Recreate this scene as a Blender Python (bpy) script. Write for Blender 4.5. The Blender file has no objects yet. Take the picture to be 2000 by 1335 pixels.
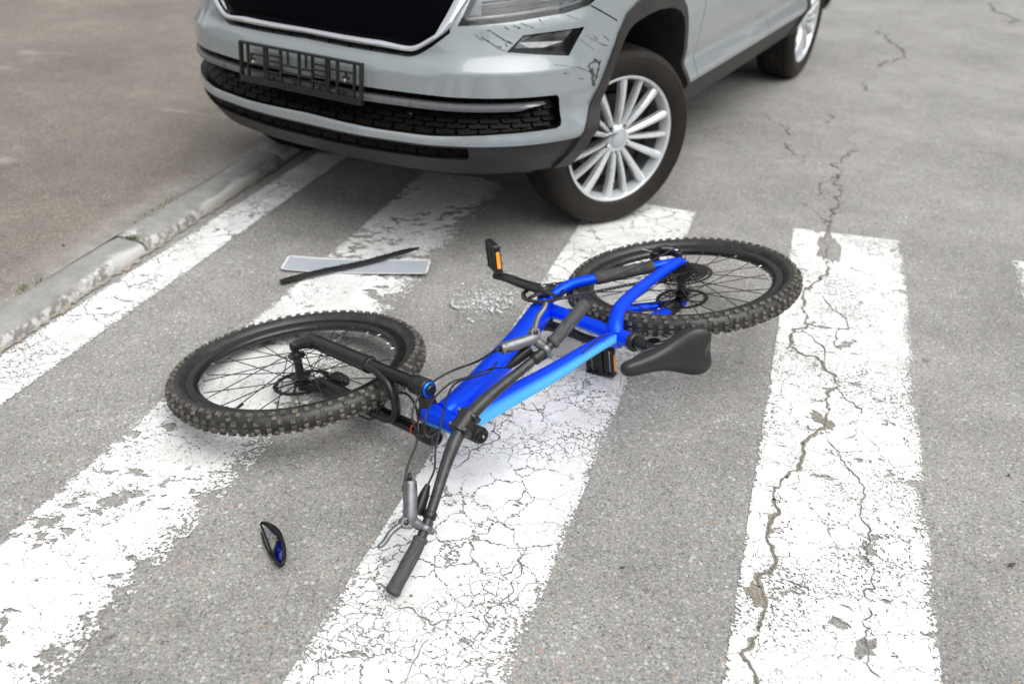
import bpy, bmesh, math, random
import numpy as np
from mathutils import Matrix, Vector, geometry as mgeo
random.seed(7); rng = np.random.default_rng(7)
SC = bpy.context.scene
COL = SC.collection

# ------------------------------------------------------------------ camera
F_PX, PITCH, ROLL, CAM_H = 1768.458, 0.5402215, 0.0333066, 1.4543855
cam_d = bpy.data.cameras.new('camera'); cam = bpy.data.objects.new('camera', cam_d); COL.objects.link(cam)
_fw = Vector((0, math.cos(PITCH), -math.sin(PITCH))); _rt = Vector((1, 0, 0)); _up = Vector((0, math.sin(PITCH), math.cos(PITCH)))
_c, _s = math.cos(ROLL), math.sin(ROLL)
_rt, _up = _c*_rt + _s*_up, -_s*_rt + _c*_up
cam.matrix_world = Matrix(((_rt.x, _up.x, -_fw.x, 0), (_rt.y, _up.y, -_fw.y, 0), (_rt.z, _up.z, -_fw.z, CAM_H), (0, 0, 0, 1)))
cam_d.sensor_fit = 'HORIZONTAL'; cam_d.sensor_width = 36; cam_d.lens = F_PX/2000*36
cam_d.clip_start = 0.05; cam_d.clip_end = 500
cam_d.dof.use_dof = True; cam_d.dof.focus_distance = 2.12; cam_d.dof.aperture_fstop = 2.6
SC.camera = cam
# ------------------------------------------------------------------ sky, sun, exposure
SUN_EL, SUN_AZ = math.radians(62), math.radians(135)      # azimuth: compass-like, from +Y clockwise
w = bpy.data.worlds.new('World'); SC.world = w; w.use_nodes = True
wn = w.node_tree; wn.nodes.clear()
sky = wn.nodes.new('ShaderNodeTexSky'); sky.sky_type = 'NISHITA'; sky.sun_disc = False
sky.sun_elevation = SUN_EL; sky.sun_rotation = SUN_AZ; sky.air_density = 1.6; sky.dust_density = 3.0; sky.ozone_density = 1.0
hs = wn.nodes.new('ShaderNodeHueSaturation'); hs.inputs['Saturation'].default_value = 0.12
bg = wn.nodes.new('ShaderNodeBackground'); bg.inputs['Strength'].default_value = 0.105
wo = wn.nodes.new('ShaderNodeOutputWorld')
wn.links.new(sky.outputs[0], hs.inputs['Color']); wn.links.new(hs.outputs[0], bg.inputs[0]); wn.links.new(bg.outputs[0], wo.inputs[0])
sd_ = bpy.data.lights.new('sun', 'SUN'); sd_.energy = 1.5; sd_.angle = math.radians(64); sd_.color = (1.0, 0.985, 0.96)
sun = bpy.data.objects.new('sun', sd_); COL.objects.link(sun)
_d = Vector((math.sin(SUN_AZ)*math.cos(SUN_EL), math.cos(SUN_AZ)*math.cos(SUN_EL), math.sin(SUN_EL)))
sun.rotation_euler = _d.to_track_quat('Z', 'Y').to_euler()
SC.view_settings.view_transform = 'Standard'; SC.view_settings.look = 'None'
SC.view_settings.exposure = 0.90; SC.view_settings.gamma = 1; SC.view_settings.use_curve_mapping = False
SC.render.engine = 'CYCLES'; SC.cycles.max_bounces = 8; SC.cycles.transparent_max_bounces = 12
SC.cycles.use_denoising = True

# ------------------------------------------------------------------ helpers
def tag(o, label=None, cat=None, group=None, kind=None):
    if label: o['label'] = label
    if cat: o['category'] = cat
    if group: o['group'] = group
    if kind: o['kind'] = kind
    return o
def empty(name, mat=None):
    o = bpy.data.objects.new(name, None); COL.objects.link(o); o.empty_display_size = 0.1
    if mat is not None: o.matrix_world = mat
    return o
def mk(name, V, F, m=None, parent=None, smooth=True, auto=None, attrs=None, normals=None):
    me = bpy.data.meshes.new(name)
    me.from_pydata([tuple(map(float, v)) for v in V], [], [tuple(int(i) for i in f) for f in F])
    if attrs:
        for k, a in attrs.items():
            at = me.attributes.new(k, 'FLOAT', 'POINT'); at.data.foreach_set('value', np.asarray(a, np.float32))
    me.update()
    if smooth:
        me.polygons.foreach_set('use_smooth', [True]*len(me.polygons))
        if auto is not None: me.set_sharp_from_angle(angle=math.radians(auto))
    if normals is not None: me.normals_split_custom_set_from_vertices([tuple(map(float, n)) for n in normals])
    if m is not None: me.materials.append(m)
    o = bpy.data.objects.new(name, me); COL.objects.link(o)
    if parent is not None: o.parent = parent
    return o
def inst(src, name, parent, mat):
    o = bpy.data.objects.new(name, src.data if hasattr(src, 'data') else src); COL.objects.link(o); o.parent = parent; o.matrix_local = mat; return o
class MB:
    """collects geometry for one mesh"""
    def __init__(s): s.V = []; s.F = []; s.A = {}
    def add(s, V, F, **at):
        b = len(s.V); s.V += [tuple(v) for v in V]; s.F += [tuple(int(i)+b for i in f) for f in F]
        for k, a in at.items(): s.A.setdefault(k, [0.0]*b).extend(list(a))
        for k in s.A:
            if len(s.A[k]) < len(s.V): s.A[k] += [0.0]*(len(s.V)-len(s.A[k]))
        return s
    def build(s, name, m=None, parent=None, smooth=True, auto=40): return mk(name, s.V, s.F, m, parent, smooth, auto, s.A or None)
def nrm(v): v = np.asarray(v, float); return v/np.linalg.norm(v)
def cspline(P, n=6):
    P = np.asarray(P, float); Q = np.vstack([2*P[0]-P[1], P, 2*P[-1]-P[-2]]); out = []
    for i in range(1, len(Q)-2):
        a, b, c, d = Q[i-1:i+3]
        for t in np.linspace(0, 1, n, endpoint=False):
            out.append(.5*((2*b)+(-a+c)*t+(2*a-5*b+4*c-d)*t*t+(-a+3*b-3*c+d)*t**3))
    out.append(P[-1]); return np.array(out)
def tube(P, r, n=12, cap=True, ref=None, ratio=1.0, power=2.0):
    """sweep; returns V,F,ang,along. ref: direction of section angle 0. ratio: second axis scale. power: superellipse"""
    P = np.asarray(P, float); m = len(P); r = np.broadcast_to(np.asarray(r, float), (m,)) if np.ndim(r) < 2 else r
    T = np.gradient(P, axis=0); T /= np.linalg.norm(T, axis=1)[:, None]
    V = []; ang = []; al = []; L = np.r_[0, np.cumsum(np.linalg.norm(np.diff(P, axis=0), axis=1))]
    if ref is None:
        u = np.cross(T[0], [0.31, 0.17, 0.93]); u /= np.linalg.norm(u)
    th = np.linspace(0, 2*np.pi, n, endpoint=False)
    ct, st_ = np.cos(th), np.sin(th)
    ct = np.sign(ct)*np.abs(ct)**(2/power); st_ = np.sign(st_)*np.abs(st_)**(2/power)
    for i in range(m):
        if ref is not None: u = np.asarray(ref, float)
        u = u-T[i]*(u@T[i]); u = u/np.linalg.norm(u); v = np.cross(T[i], u)
        for k in range(n):
            V.append(P[i]+r[i]*(ct[k]*u+ratio*st_[k]*v)); ang.append(th[k]); al.append(L[i])
    F = []
    for i in range(m-1):
        for k in range(n):
            a = i*n+k; b = i*n+(k+1) % n; F.append((a, b, b+n, a+n))
    if cap: F.append(tuple(range(n))[::-1]); F.append(tuple(range((m-1)*n, m*n)))
    return V, F, ang, al
def cyl(a, b, r, n=12, r2=None, bev=0.0):
    a = np.asarray(a, float); b = np.asarray(b, float); r2 = r if r2 is None else r2
    if bev:
        d = nrm(b-a)*bev
        return tube([a, a+d, b-d, b], [r-bev, r, r2, r2-bev], n)[:2]
    return tube([a, b], [r, r2], n)[:2]
def lathe(prof, n=48, close=False):
    """prof: (r, h) about local Z"""
    V = []; F = []; m = len(prof)
    for k in range(n):
        c, s = math.cos(2*math.pi*k/n), math.sin(2*math.pi*k/n)
        for r, h in prof: V.append((r*c, r*s, h))
    for k in range(n):
        k2 = (k+1) % n
        for i in range(m-1 if not close else m):
            j = (i+1) % m; F.append((k*m+i, k2*m+i, k2*m+j, k*m+j))
    return V, F
def frame_mat(o, zax, xax=None):
    z = nrm(zax); x = np.array([.3, .2, .9]) if xax is None else np.asarray(xax, float)
    x = x-z*(x@z); x = nrm(x); y = np.cross(z, x)
    return Matrix(((x[0], y[0], z[0], o[0]), (x[1], y[1], z[1], o[1]), (x[2], y[2], z[2], o[2]), (0, 0, 0, 1)))
def xf(V, M): return [tuple(M @ Vector(v)) for v in V]
def box(c, sx, sy, sz, ax=None, bev=0.0):
    """box centred c with half sizes along axes ax (3 vectors); chamfered when bev"""
    c = np.asarray(c, float); ax = np.eye(3) if ax is None else np.asarray(ax, float)
    if bev <= 0:
        V = [c+ax[0]*sx*i+ax[1]*sy*j+ax[2]*sz*k for i in (-1, 1) for j in (-1, 1) for k in (-1, 1)]
        return V, [(0, 1, 3, 2), (4, 6, 7, 5), (0, 4, 5, 1), (2, 3, 7, 6), (0, 2, 6, 4), (1, 5, 7, 3)]
    # chamfer through octagonal prism rings along z
    def ring(hx, hy, z, b): return [c+ax[0]*x+ax[1]*y+ax[2]*z for x, y in ((-hx+b, -hy), (hx-b, -hy), (hx, -hy+b), (hx, hy-b), (hx-b, hy), (-hx+b, hy), (-hx, hy-b), (-hx, -hy+b))]
    V = ring(sx-bev, sy-bev, -sz, bev*.6)+ring(sx, sy, -sz+bev, bev)+ring(sx, sy, sz-bev, bev)+ring(sx-bev, sy-bev, sz, bev*.6)
    F = [tuple(range(8))[::-1], tuple(range(24, 32))]
    for r in range(3):
        for k in range(8): F.append((r*8+k, r*8+(k+1) % 8, r*8+8+(k+1) % 8, r*8+8+k))
    return V, F
def prism(poly, z0, z1, O=(0, 0, 0), ax=None):
    """extrude 2D polygon (ccw) along axis 3"""
    ax = np.eye(3) if ax is None else np.asarray(ax, float); O = np.asarray(O, float); n = len(poly)
    V = [O+ax[0]*x+ax[1]*y+ax[2]*z0 for x, y in poly]+[O+ax[0]*x+ax[1]*y+ax[2]*z1 for x, y in poly]
    F = [tuple(range(n))[::-1], tuple(range(n, 2*n))]+[(k, (k+1) % n, n+(k+1) % n, n+k) for k in range(n)]
    return V, F

# ------------------------------------------------------------------ materials
class NT:
    def __init__(s, name):
        s.m = bpy.data.materials.new(name); s.m.use_nodes = True; s.t = s.m.node_tree; s.t.nodes.clear()
        s.out = s.t.nodes.new('ShaderNodeOutputMaterial')
    def n(s, typ, props=None, **inp):
        nd = s.t.nodes.new('ShaderNode'+typ)
        for k, v in (props or {}).items(): setattr(nd, k, v)
        for k, v in inp.items():
            key = int(k[1:]) if k[0] == 'i' and k[1:].isdigit() else k.replace('_', ' ')
            s.set(nd, key, v)
        return nd
    def set(s, nd, key, v):
        sock = nd.inputs[key]
        if isinstance(v, bpy.types.NodeSocket): s.t.links.new(v, sock)
        elif isinstance(v, bpy.types.Node): s.t.links.new(v.outputs[0], sock)
        else:
            if sock.type == 'RGBA' and len(v) == 3: v = (*v, 1)
            sock.default_value = v
    def math(s, op, a, b=None, c=None, clamp=False):
        nd = s.t.nodes.new('ShaderNodeMath'); nd.operation = op; nd.use_clamp = clamp
        for i, v in enumerate((a, b, c)):
            if v is not None: s.set(nd, i, v)
        return nd.outputs[0]
    def ramp(s, fac, stops, interp='LINEAR'):
        nd = s.t.nodes.new('ShaderNodeValToRGB'); nd.color_ramp.interpolation = interp
        e = nd.color_ramp.elements
        while len(e) < len(stops): e.new(0.5)
        for el, (p, c) in zip(e, stops): el.position = p; el.color = (c, c, c, 1) if not hasattr(c, '__len__') else (*c, 1)
        s.set(nd, 0, fac); return nd.outputs[0]
    def mix(s, fac, a, b, mode='MIX'):
        nd = s.t.nodes.new('ShaderNodeMix'); nd.data_type = 'RGBA'; nd.blend_type = mode
        s.set(nd, 0, fac); s.set(nd, 6, a); s.set(nd, 7, b); return nd.outputs[2]
    def coord(s, kind='Object'): return s.t.nodes.new('ShaderNodeTexCoord').outputs[kind]
    def noise(s, vec, scale, detail=4, rough=.55, dist=0.0): return s.n('TexNoise', Vector=vec, Scale=scale, Detail=detail, Roughness=rough, Distortion=dist).outputs[0]
    def smooth(s, v, lo, hi):
        return s.n('MapRange', {'interpolation_type': 'SMOOTHSTEP'}, i0=v, i1=lo, i2=hi, i3=0.0, i4=1.0).outputs[0]
    def principled(s, **k):
        p = s.n('BsdfPrincipled', **k); s.t.links.new(p.outputs[0], s.out.inputs[0]); return p
def lerp(a, b, t): return tuple(x+(y-x)*t for x, y in zip(a, b))
def simple(name, col, rough=.5, metal=0.0, var=.25, scale=60, bump=0.0, coat=0.0, dirt=None, dirt_amt=.5, dirt_scale=9, spec=.5):
    t = NT(name); co = t.coord()
    nz = t.noise(co, scale, 5)
    c = t.mix(t.ramp(nz, [(.3, 0.0), (.7, 1.0)]), tuple(x*(1-var) for x in col), tuple(min(1, x*(1+var)) for x in col))
    if dirt is not None:
        d = t.math('MULTIPLY', t.smooth(t.noise(co, dirt_scale, 6, .65), .42, .72), dirt_amt)
        c = t.mix(d, c, dirt)
    rg = t.math('ADD', t.math('MULTIPLY', t.noise(co, scale*.6, 3), .25), rough-.125, clamp=True)
    kw = dict(Base_Color=c, Roughness=rg, Metallic=metal, Coat_Weight=coat, Coat_Roughness=.06)
    p = t.principled(**kw); p.inputs['Specular IOR Level'].default_value = spec
    if bump:
        b = t.n('Bump', Height=nz, Strength=bump, Distance=.002); t.set(p, 'Normal', b)
    return t.m

M = {}
M['black_plastic'] = simple('black_plastic', (.012, .012, .0125), .36, var=.2, dirt=(.06, .055, .05), dirt_amt=.2, spec=.38)
M['rubber'] = simple('rubber', (.020, .020, .0205), .42, var=.25, dirt=(.085, .078, .066), dirt_amt=.35, dirt_scale=24, spec=.4)
M['knob'] = simple('knob_rubber', (.068, .063, .054), .7, var=.4, dirt=(.22, .20, .165), dirt_amt=.55, dirt_scale=60, spec=.3)
M['matte_black'] = simple('matte_black', (.011, .011, .0115), .28, var=.2, spec=.45)
M['fork_black'] = simple('fork_black', (.012, .012, .0125), .33, var=.15, dirt=(.05, .047, .043), dirt_amt=.18, spec=.4)
M['gloss_black'] = simple('gloss_black', (.005, .005, .0055), .10, var=.1, coat=.15, spec=.35)
M['grey_metal'] = simple('grey_metal', (.15, .155, .165), .34, metal=.6, var=.2)
M['dark_metal'] = simple('dark_metal', (.045, .043, .041), .34, metal=.8, var=.3, scale=120)
M['steel'] = simple('steel', (.42, .41, .40), .28, metal=1, var=.15, scale=150)
M['spoke_steel'] = simple('spoke_steel', (.028, .026, .024), .4, metal=.4, var=.2, spec=.3)
M['chain'] = simple('chain_steel', (.12, .105, .09), .38, metal=.75, var=.5, scale=400)
M['grip'] = simple('grip_rubber', (.052, .054, .056), .6, var=.12, scale=300, bump=.25, spec=.3)
M['crank'] = simple('crank_black', (.026, .026, .027), .36, metal=.3, var=.2, dirt=(.08, .075, .07), dirt_amt=.25)
M['bar'] = simple('bar_grey', (.030, .031, .033), .36, metal=.2, var=.15, dirt=(.12, .115, .11), dirt_amt=.3, dirt_scale=40, spec=.4)
M['saddle'] = simple('saddle_vinyl', (.016, .016, .0165), .38, var=.12, scale=900, bump=.08, dirt=(.05, .047, .043), dirt_amt=.12, spec=.4)
M['blue_anod'] = simple('blue_anodised', (.01, .13, .55), .3, metal=.7)
M['orange_ring'] = simple('orange_ring', (.75, .06, .02), .5)
M['amber'] = simple('amber_reflector', (.95, .33, .01), .18, var=.12, scale=700, coat=.6)
M['blue_lens'] = None

def frame_paint():
    t = NT('frame_paint')
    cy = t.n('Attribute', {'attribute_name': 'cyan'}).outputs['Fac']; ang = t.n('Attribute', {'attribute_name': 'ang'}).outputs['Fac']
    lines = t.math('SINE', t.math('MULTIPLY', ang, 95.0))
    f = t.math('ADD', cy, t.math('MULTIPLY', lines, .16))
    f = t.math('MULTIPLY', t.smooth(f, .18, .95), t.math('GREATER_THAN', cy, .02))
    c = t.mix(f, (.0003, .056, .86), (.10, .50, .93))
    co = t.coord(); fl = t.noise(co, 900, 2)
    c = t.mix(t.math('MULTIPLY', fl, .10), c, (.0, .10, .9))
    d = t.math('MULTIPLY', t.smooth(t.noise(co, 30, 6, .7), .60, .75), .12)
    c = t.mix(d, c, (.3, .28, .26))
    p = t.principled(Base_Color=c, Roughness=.34, Metallic=t.math('SUBTRACT', .5, t.math('MULTIPLY', f, .35))); p.inputs['Specular IOR Level'].default_value = .25
    return t.m
M['frame'] = frame_paint()

def asphalt(name, base, tint, dusty=False, sand=False):
    t = NT(name); co = t.coord()
    warp = co
    v1 = t.n('TexVoronoi', {'feature': 'F1'}, Vector=warp, Scale=104.0, Randomness=1.0)
    v2 = t.n('TexVoronoi', {'feature': 'F1'}, Vector=warp, Scale=190.0, Randomness=1.0)
    s1 = t.n('SeparateColor', i0=v1.outputs['Color']); s2 = t.n('SeparateColor', i0=v2.outputs['Color'])
    b = base
    nz = t.noise(co, 180, 3, .7)
    c = t.mix(1.0, b, t.ramp(nz, [(.25, .30), (.44, .84), (.56, 1.12), (.72, 1.85)]), 'MULTIPLY')
    # small stones everywhere
    st2 = t.ramp(s2.outputs[0], [(0.0, tuple(x*.30 for x in b)), (.16, tuple(x*.62 for x in b)), (.34, tuple(x*.92 for x in b)), (.68, tuple(x*1.08 for x in b)), (.86, tuple(x*1.45 for x in b)), (1.0, tuple(min(.7, x*2.0) for x in b))])
    m2 = t.math('SUBTRACT', 1.0, t.smooth(v2.outputs['Distance'], .40, .58))
    c = t.mix(t.math('MULTIPLY', m2, .78), c, st2)
    # scattered larger stones, white, pink and dark
    st1 = t.ramp(s1.outputs[1], [(0.0, tuple(x*.45 for x in b)), (.22, tuple(x*.75 for x in b)), (.30, tint), (.44, tint), (.52, tuple(x*1.15 for x in b)), (.74, tuple(x*1.35 for x in b)), (1.0, tuple(min(.68, x*2.1) for x in b))])
    rad = t.math('MULTIPLY_ADD', s1.outputs[2], .30, .06)
    m1 = t.math('SUBTRACT', 1.0, t.smooth(t.math('SUBTRACT', v1.outputs['Distance'], rad), .10, .20))
    m1 = t.math('MULTIPLY', m1, t.math('GREATER_THAN', s1.outputs[0], .25))
    c = t.mix(t.math('MULTIPLY', m1, .80), c, st1)
    big = t.ramp(t.noise(co, 1.3, 3, .62), [(.28, .78), (.72, 1.16)])
    c = t.mix(1.0, c, big, 'MULTIPLY')
    mid = t.ramp(t.noise(co, 9, 3, .6), [(.3, .90), (.7, 1.08)])
    c = t.mix(1.0, c, mid, 'MULTIPLY')
    # old oil and tar spots
    sp = t.math('MULTIPLY', t.smooth(t.noise(co, 16, 2, .5), .715, .755), .55)
    c = t.mix(sp, c, (.07, .064, .06))
    if dusty:
        sx = t.n('SeparateXYZ', i0=co)
        near = t.math('SUBTRACT', 1.0, t.smooth(t.math('ADD', sx.outputs[0], t.math('MULTIPLY', t.math('SUBTRACT', t.noise(co, 3.2, 5, .6), .5), .55)), .03, .34))
        near = t.math('MULTIPLY', near, t.ramp(t.noise(co, 22, 6, .65), [(.3, .35), (.65, 1.0)]))
        c = t.mix(t.math('MULTIPLY', near, .8), c, (.34, .33, .31))
        pat = t.math('MULTIPLY', t.smooth(t.noise(t.n('Mapping', Vector=co, Scale=(.8, 1.7, 1)).outputs[0], 1.5, 5, .55), .60, .74), .5)
        c = t.mix(pat, c, (.44, .43, .41))
    if sand:
        pass
    h = t.math('ADD', nz, t.math('MULTIPLY', m2, .35))
    bp = t.n('Bump', Height=h, Strength=.55, Distance=.0022)
    t.principled(Base_Color=c, Roughness=.86, Normal=bp)
    return t.m
M['road'] = asphalt('asphalt_road', (.232, .228, .215), (.33, .24, .19))
M['pavement'] = asphalt('asphalt_pavement', (.160, .141, .121), (.235, .175, .13), dusty=True)

def paint_mat(name, seed, crack=1.0, wear=.5, edge_l=.12, edge_r=.16, fleck=1.0, chipsize=22):
    t = NT(name); co = t.coord(); uv = t.n('SeparateXYZ', i0=t.n('UVMap').outputs[0]); u = uv.outputs[0]
    off = t.n('VectorMath', {'operation': 'ADD'}, i0=co, i1=(seed*3.7, seed*1.9, seed*.7)).outputs[0]
    nv = t.n('TexNoise', Vector=off, Scale=22.0, Detail=3.0, Roughness=.65).outputs[1]
    wv = t.n('VectorMath', {'operation': 'ADD'}, i0=off, i1=t.n('VectorMath', {'operation': 'SCALE'}, i0=nv, Scale=.055).outputs[0]).outputs[0]
    zone = t.noise(off, 3.4, 2, .5); zone2 = t.noise(off, 5.3, 3, .6)
    # crackle: irregular plates at two sizes, each open only in places
    d1 = t.n('TexVoronoi', {'feature': 'DISTANCE_TO_EDGE'}, Vector=wv, Scale=11.0).outputs['Distance']
    d2 = t.n('TexVoronoi', {'feature': 'DISTANCE_TO_EDGE'}, Vector=wv, Scale=37.0).outputs['Distance']
    fine = t.noise(off, 125, 2, .6)
    jag = t.math('MULTIPLY', t.math('SUBTRACT', fine, .28), 2.6, clamp=True)
    w1 = t.math('MULTIPLY', t.math('MULTIPLY', t.smooth(zone2, .30, .60), .046*crack), jag)
    w2 = t.math('MULTIPLY', t.math('MULTIPLY', t.smooth(zone, .42, .66), .10*crack), jag)
    k1 = t.math('LESS_THAN', d1, w1); k2 = t.math('LESS_THAN', d2, w2)
    # chips: flaked islands, a little drawn out across the crossing
    mp = t.n('Mapping', Vector=wv, Rotation=(0, 0, .30), Scale=(.8, 1.5, 1.0)).outputs[0]
    chips = t.noise(mp, chipsize, 5, .62)
    el = t.math('SUBTRACT', 1.0, t.smooth(t.math('ADD', u, t.math('MULTIPLY', t.math('SUBTRACT', zone2, .5), .14)), -.02, edge_l))
    er = t.smooth(t.math('ADD', u, t.math('MULTIPLY', t.math('SUBTRACT', zone, .5), .12)), 1.0-edge_r, 1.03)
    edge = t.math('MAXIMUM', el, er)
    th = t.math('SUBTRACT', .70, t.math('ADD', t.math('MULTIPLY', t.smooth(zone2, .40, .66), .11*wear), t.math('MULTIPLY', edge, .13)))
    ch = t.math('GREATER_THAN', chips, th)
    fl = t.math('GREATER_THAN', fine, t.math('SUBTRACT', .735-.03*(fleck-1), t.math('ADD', t.math('MULTIPLY', edge, .27), t.math('MULTIPLY', t.smooth(zone, .45, .70), .055*fleck))))
    gone = t.math('MAXIMUM', t.math('MAXIMUM', k1, k2), t.math('MAXIMUM', ch, fl))
    c = t.mix(1.0, t.ramp(zone2, [(.3, (.54, .54, .53)), (.62, (.71, .71, .70))]), t.ramp(t.noise(off, 240, 1, .6), [(.25, .84), (.6, 1.0)]), 'MULTIPLY')
    dirt = t.math('MULTIPLY', t.smooth(chips, .50, .64), .30)
    c = t.mix(dirt, c, (.42, .41, .39))
    bp = t.n('Bump', Height=fine, Strength=.22, Distance=.002)
    p = t.n('BsdfPrincipled', Base_Color=c, Roughness=.75, Normal=bp)
    tr = t.n('BsdfTransparent'); mx = t.n('MixShader', i0=gone, i1=p.outputs[0], i2=tr.outputs[0])
    t.t.links.new(mx.outputs[0], t.out.inputs[0])
    return t.m

# ------------------------------------------------------------------ ground
road = mk('road', [(-90, -90, 0), (90, -90, 0), (90, 90, 0), (-90, 90, 0)], [(0, 1, 2, 3)], M['road'], smooth=False)
tag(road, kind='structure')
# kerb line: foot points on the road, running away from the camera
KA = np.array([-1.523, 2.26]); KD = nrm(np.array([-1.044+1.517, 4.0-2.26])); KN = np.array([-KD[1], KD[0]])   # KN points to the pavement
KH = .052; KT_END = 1.95
def kp(t, n, z): p = KA+KD*t+KN*n; return (p[0], p[1], z)
# pavement: local frame x = distance from kerb, y = along; it ramps down past the end of the kerb
PM = Matrix(((KN[0], KD[0], 0, KA[0]), (KN[1], KD[1], 0, KA[1]), (0, 0, 1, 0), (0, 0, 0, 1)))
def sst(x, a, b): t = min(1, max(0, (x-a)/(b-a))); return t*t*(3-2*t)
ns = [0.0, .128, .2, .3, .45, .6, .8, 1.0, 1.3, 1.7, 2.2, 3, 5, 9, 20, 60]; ts = [-60, -20, -6, -3, -1, 0, .6, 1.2, 1.6, 1.8, 1.9, 1.953, 2.05, 2.2, 2.4, 2.7, 3, 4, 6, 10, 25, 60]
V = []; F = []
for n in ns:
    for t_ in ts:
        low = sst(t_, 1.955, 2.30)*(1-sst(n, .5, 2.0))
        V.append((max(n, .128) if t_ <= 1.954 else n, t_, (KH-.006)*(1-low)+.006*low+.004*math.sin(n*3+t_*1.7)*(1-low)*.6))
for i in range(len(ns)-1):
    for j in range(len(ts)-1):
        a = i*len(ts)+j; F.append((a, a+1, a+1+len(ts), a+len(ts)))
pav = mk('pavement', V, [f[::-1] for f in F], M['pavement']); pav.matrix_world = PM; tag(pav, kind='structure')
bpy.context.view_layer.update()

def kerb_mat(name, seed):
    t = NT(name); co = t.coord(); sx = t.n('SeparateXYZ', i0=co)
    c = t.ramp(t.noise(co, 14, 6, .65), [(.3, (.19, .186, .177)), (.7, (.29, .285, .272))])
    c = t.mix(1.0, c, t.ramp(t.noise(co, 260, 3, .6), [(.3, .82), (.7, 1.15)]), 'MULTIPLY')
    # remains of whitewash low on the road face, dirt below it
    edge = t.math('ADD', sx.outputs[2], t.math('MULTIPLY', t.math('SUBTRACT', t.noise(t.n('Mapping', Vector=co, Location=(seed, 0, 0), Scale=(1, .35, 1)).outputs[0], 7, 5, .6), .5), .075))
    face = t.math('SUBTRACT', 1.0, t.smooth(edge, .034, .046))
    chips = t.smooth(t.noise(co, 30, 6, .68), .44, .58)
    ww = t.math('MULTIPLY', face, t.math('MAXIMUM', chips, t.smooth(t.noise(t.n('Mapping', Vector=co, Location=(seed, 3, 0)).outputs[0], 2.2, 2), .45, .55)))
    c = t.mix(t.math('MULTIPLY', face, .42), c, (.15, .135, .12))
    c = t.mix(t.math('MULTIPLY', ww, .75), c, (.58, .58, .56))
    bp = t.n('Bump', Height=t.noise(co, 120, 5, .65), Strength=.5, Distance=.004)
    t.principled(Base_Color=c, Roughness=.88, Normal=bp); return t.m
# kerb stones, each about a metre; rounded shoulder, worn edge
kj = [-3.13, -2.12, -1.11, -.10+.0, .728, 1.70, KT_END]
kj = [-2.29, -1.28, -.28, .728, 1.728, 1.95]
stones = [(-4.31, -3.302), (-3.30, -2.292), (-2.29, -1.282), (-1.28, -.276), (-.27, .725), (.735, 1.735), (1.742, 1.955)]
for i, (a, b) in enumerate(stones):
    prof = [(.0, -.02), (.002, .014), (.006, .028), (.013, .0395), (.024, .047), (.040, .0505), (.09, .052), (.122, .0515), (.127, .047), (.127, -.02)]
    L = b-a; nseg = 14; V = []; F = []; m = len(prof)
    for j in range(nseg+1):
        y = a+L*j/nseg; e = min(j, nseg-j)
        for k, (n, z) in enumerate(prof):
            wob = .004*math.sin(y*7.3+i)+.003*math.sin(y*19.1+k*.4+2*i)
            chip = (.006 if e == 0 else 0.0)
            nn = n+(wob if k < 5 else 0)+(chip if 1 <= k <= 5 else 0); zz = z-(chip*.8 if 2 <= k <= 8 else 0)+(.0025*math.sin(y*5+i*2) if 2 < k < 9 else 0)
            if b > 1.9 and j > nseg-5 and k < 6: nn += .012*(j-nseg+4)**1.25*.35
            V.append((nn, y+(0.002*math.sin(k) if e == 0 else 0), zz))
    for j in range(nseg):
        for k in range(m-1): q = j*m+k; F.append((q, q+1, q+m+1, q+m))
    F.append(tuple(range(m))); F.append(tuple(range(nseg*m, nseg*m+m))[::-1])
    o = mk('kerb_stone', V, F, kerb_mat('kerb_concrete_%d' % i, i*2.3+1.1), auto=50); o.matrix_world = PM
    where = {6: 'short end stone of the kerb right under the front bumper of the car', 5: 'long grey kerb stone between the mossy joint and the car bumper', 4: 'grey kerb stone with whitewashed face at the left edge of the photo'}.get(i)
    if where: tag(o, where, 'kerb', 'kerb stones along the pavement')
    else: tag(o, ['fourth', 'third', 'second', 'first'][i]+' kerb stone outside the left edge, counted from the whitewashed one', 'kerb', 'kerb stones along the pavement')
# sand in the gutter along the kerb
t = NT('gutter_sand'); co = t.coord(); uvx = t.n('SeparateXYZ', i0=t.n('UVMap').outputs[0])
a_ = t.math('GREATER_THAN', t.math('ADD', uvx.outputs[0], t.math('MULTIPLY', t.math('SUBTRACT', t.noise(co, 30, 6, .7), .5), 1.5)), .34)
p_ = t.n('BsdfPrincipled', Base_Color=t.ramp(t.noise(co, 260, 4, .65), [(.3, (.19, .165, .135)), (.7, (.36, .325, .275))]), Roughness=.95, Normal=t.n('Bump', Height=t.noise(co, 300, 3), Strength=.6, Distance=.003).outputs[0])
mx = t.n('MixShader', i0=a_, i1=p_.outputs[0], i2=t.n('BsdfTransparent').outputs[0]); t.t.links.new(mx.outputs[0], t.out.inputs[0])
V = []; F = []; N_ = 60
for j in range(N_+1):
    y = -2.3+4.4*j/N_
    V += [(.012, y, .0075), (-.02, y, .0045), (-.07, y, .0036)]
for j in range(N_):
    for k in range(2): q = j*3+k; F.append((q, q+1, q+4, q+3))
gs = mk('gutter_sand', V, F, t.m); gs.matrix_world = PM; tag(gs, 'brown sand and grit gathered along the foot of the kerb', 'sand', kind='stuff')
ul = gs.data.uv_layers.new(name='UVMap')
for lp in gs.data.loops: ul.data[lp.index].uv = ((lp.vertex_index % 3)/2, 0)

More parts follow.
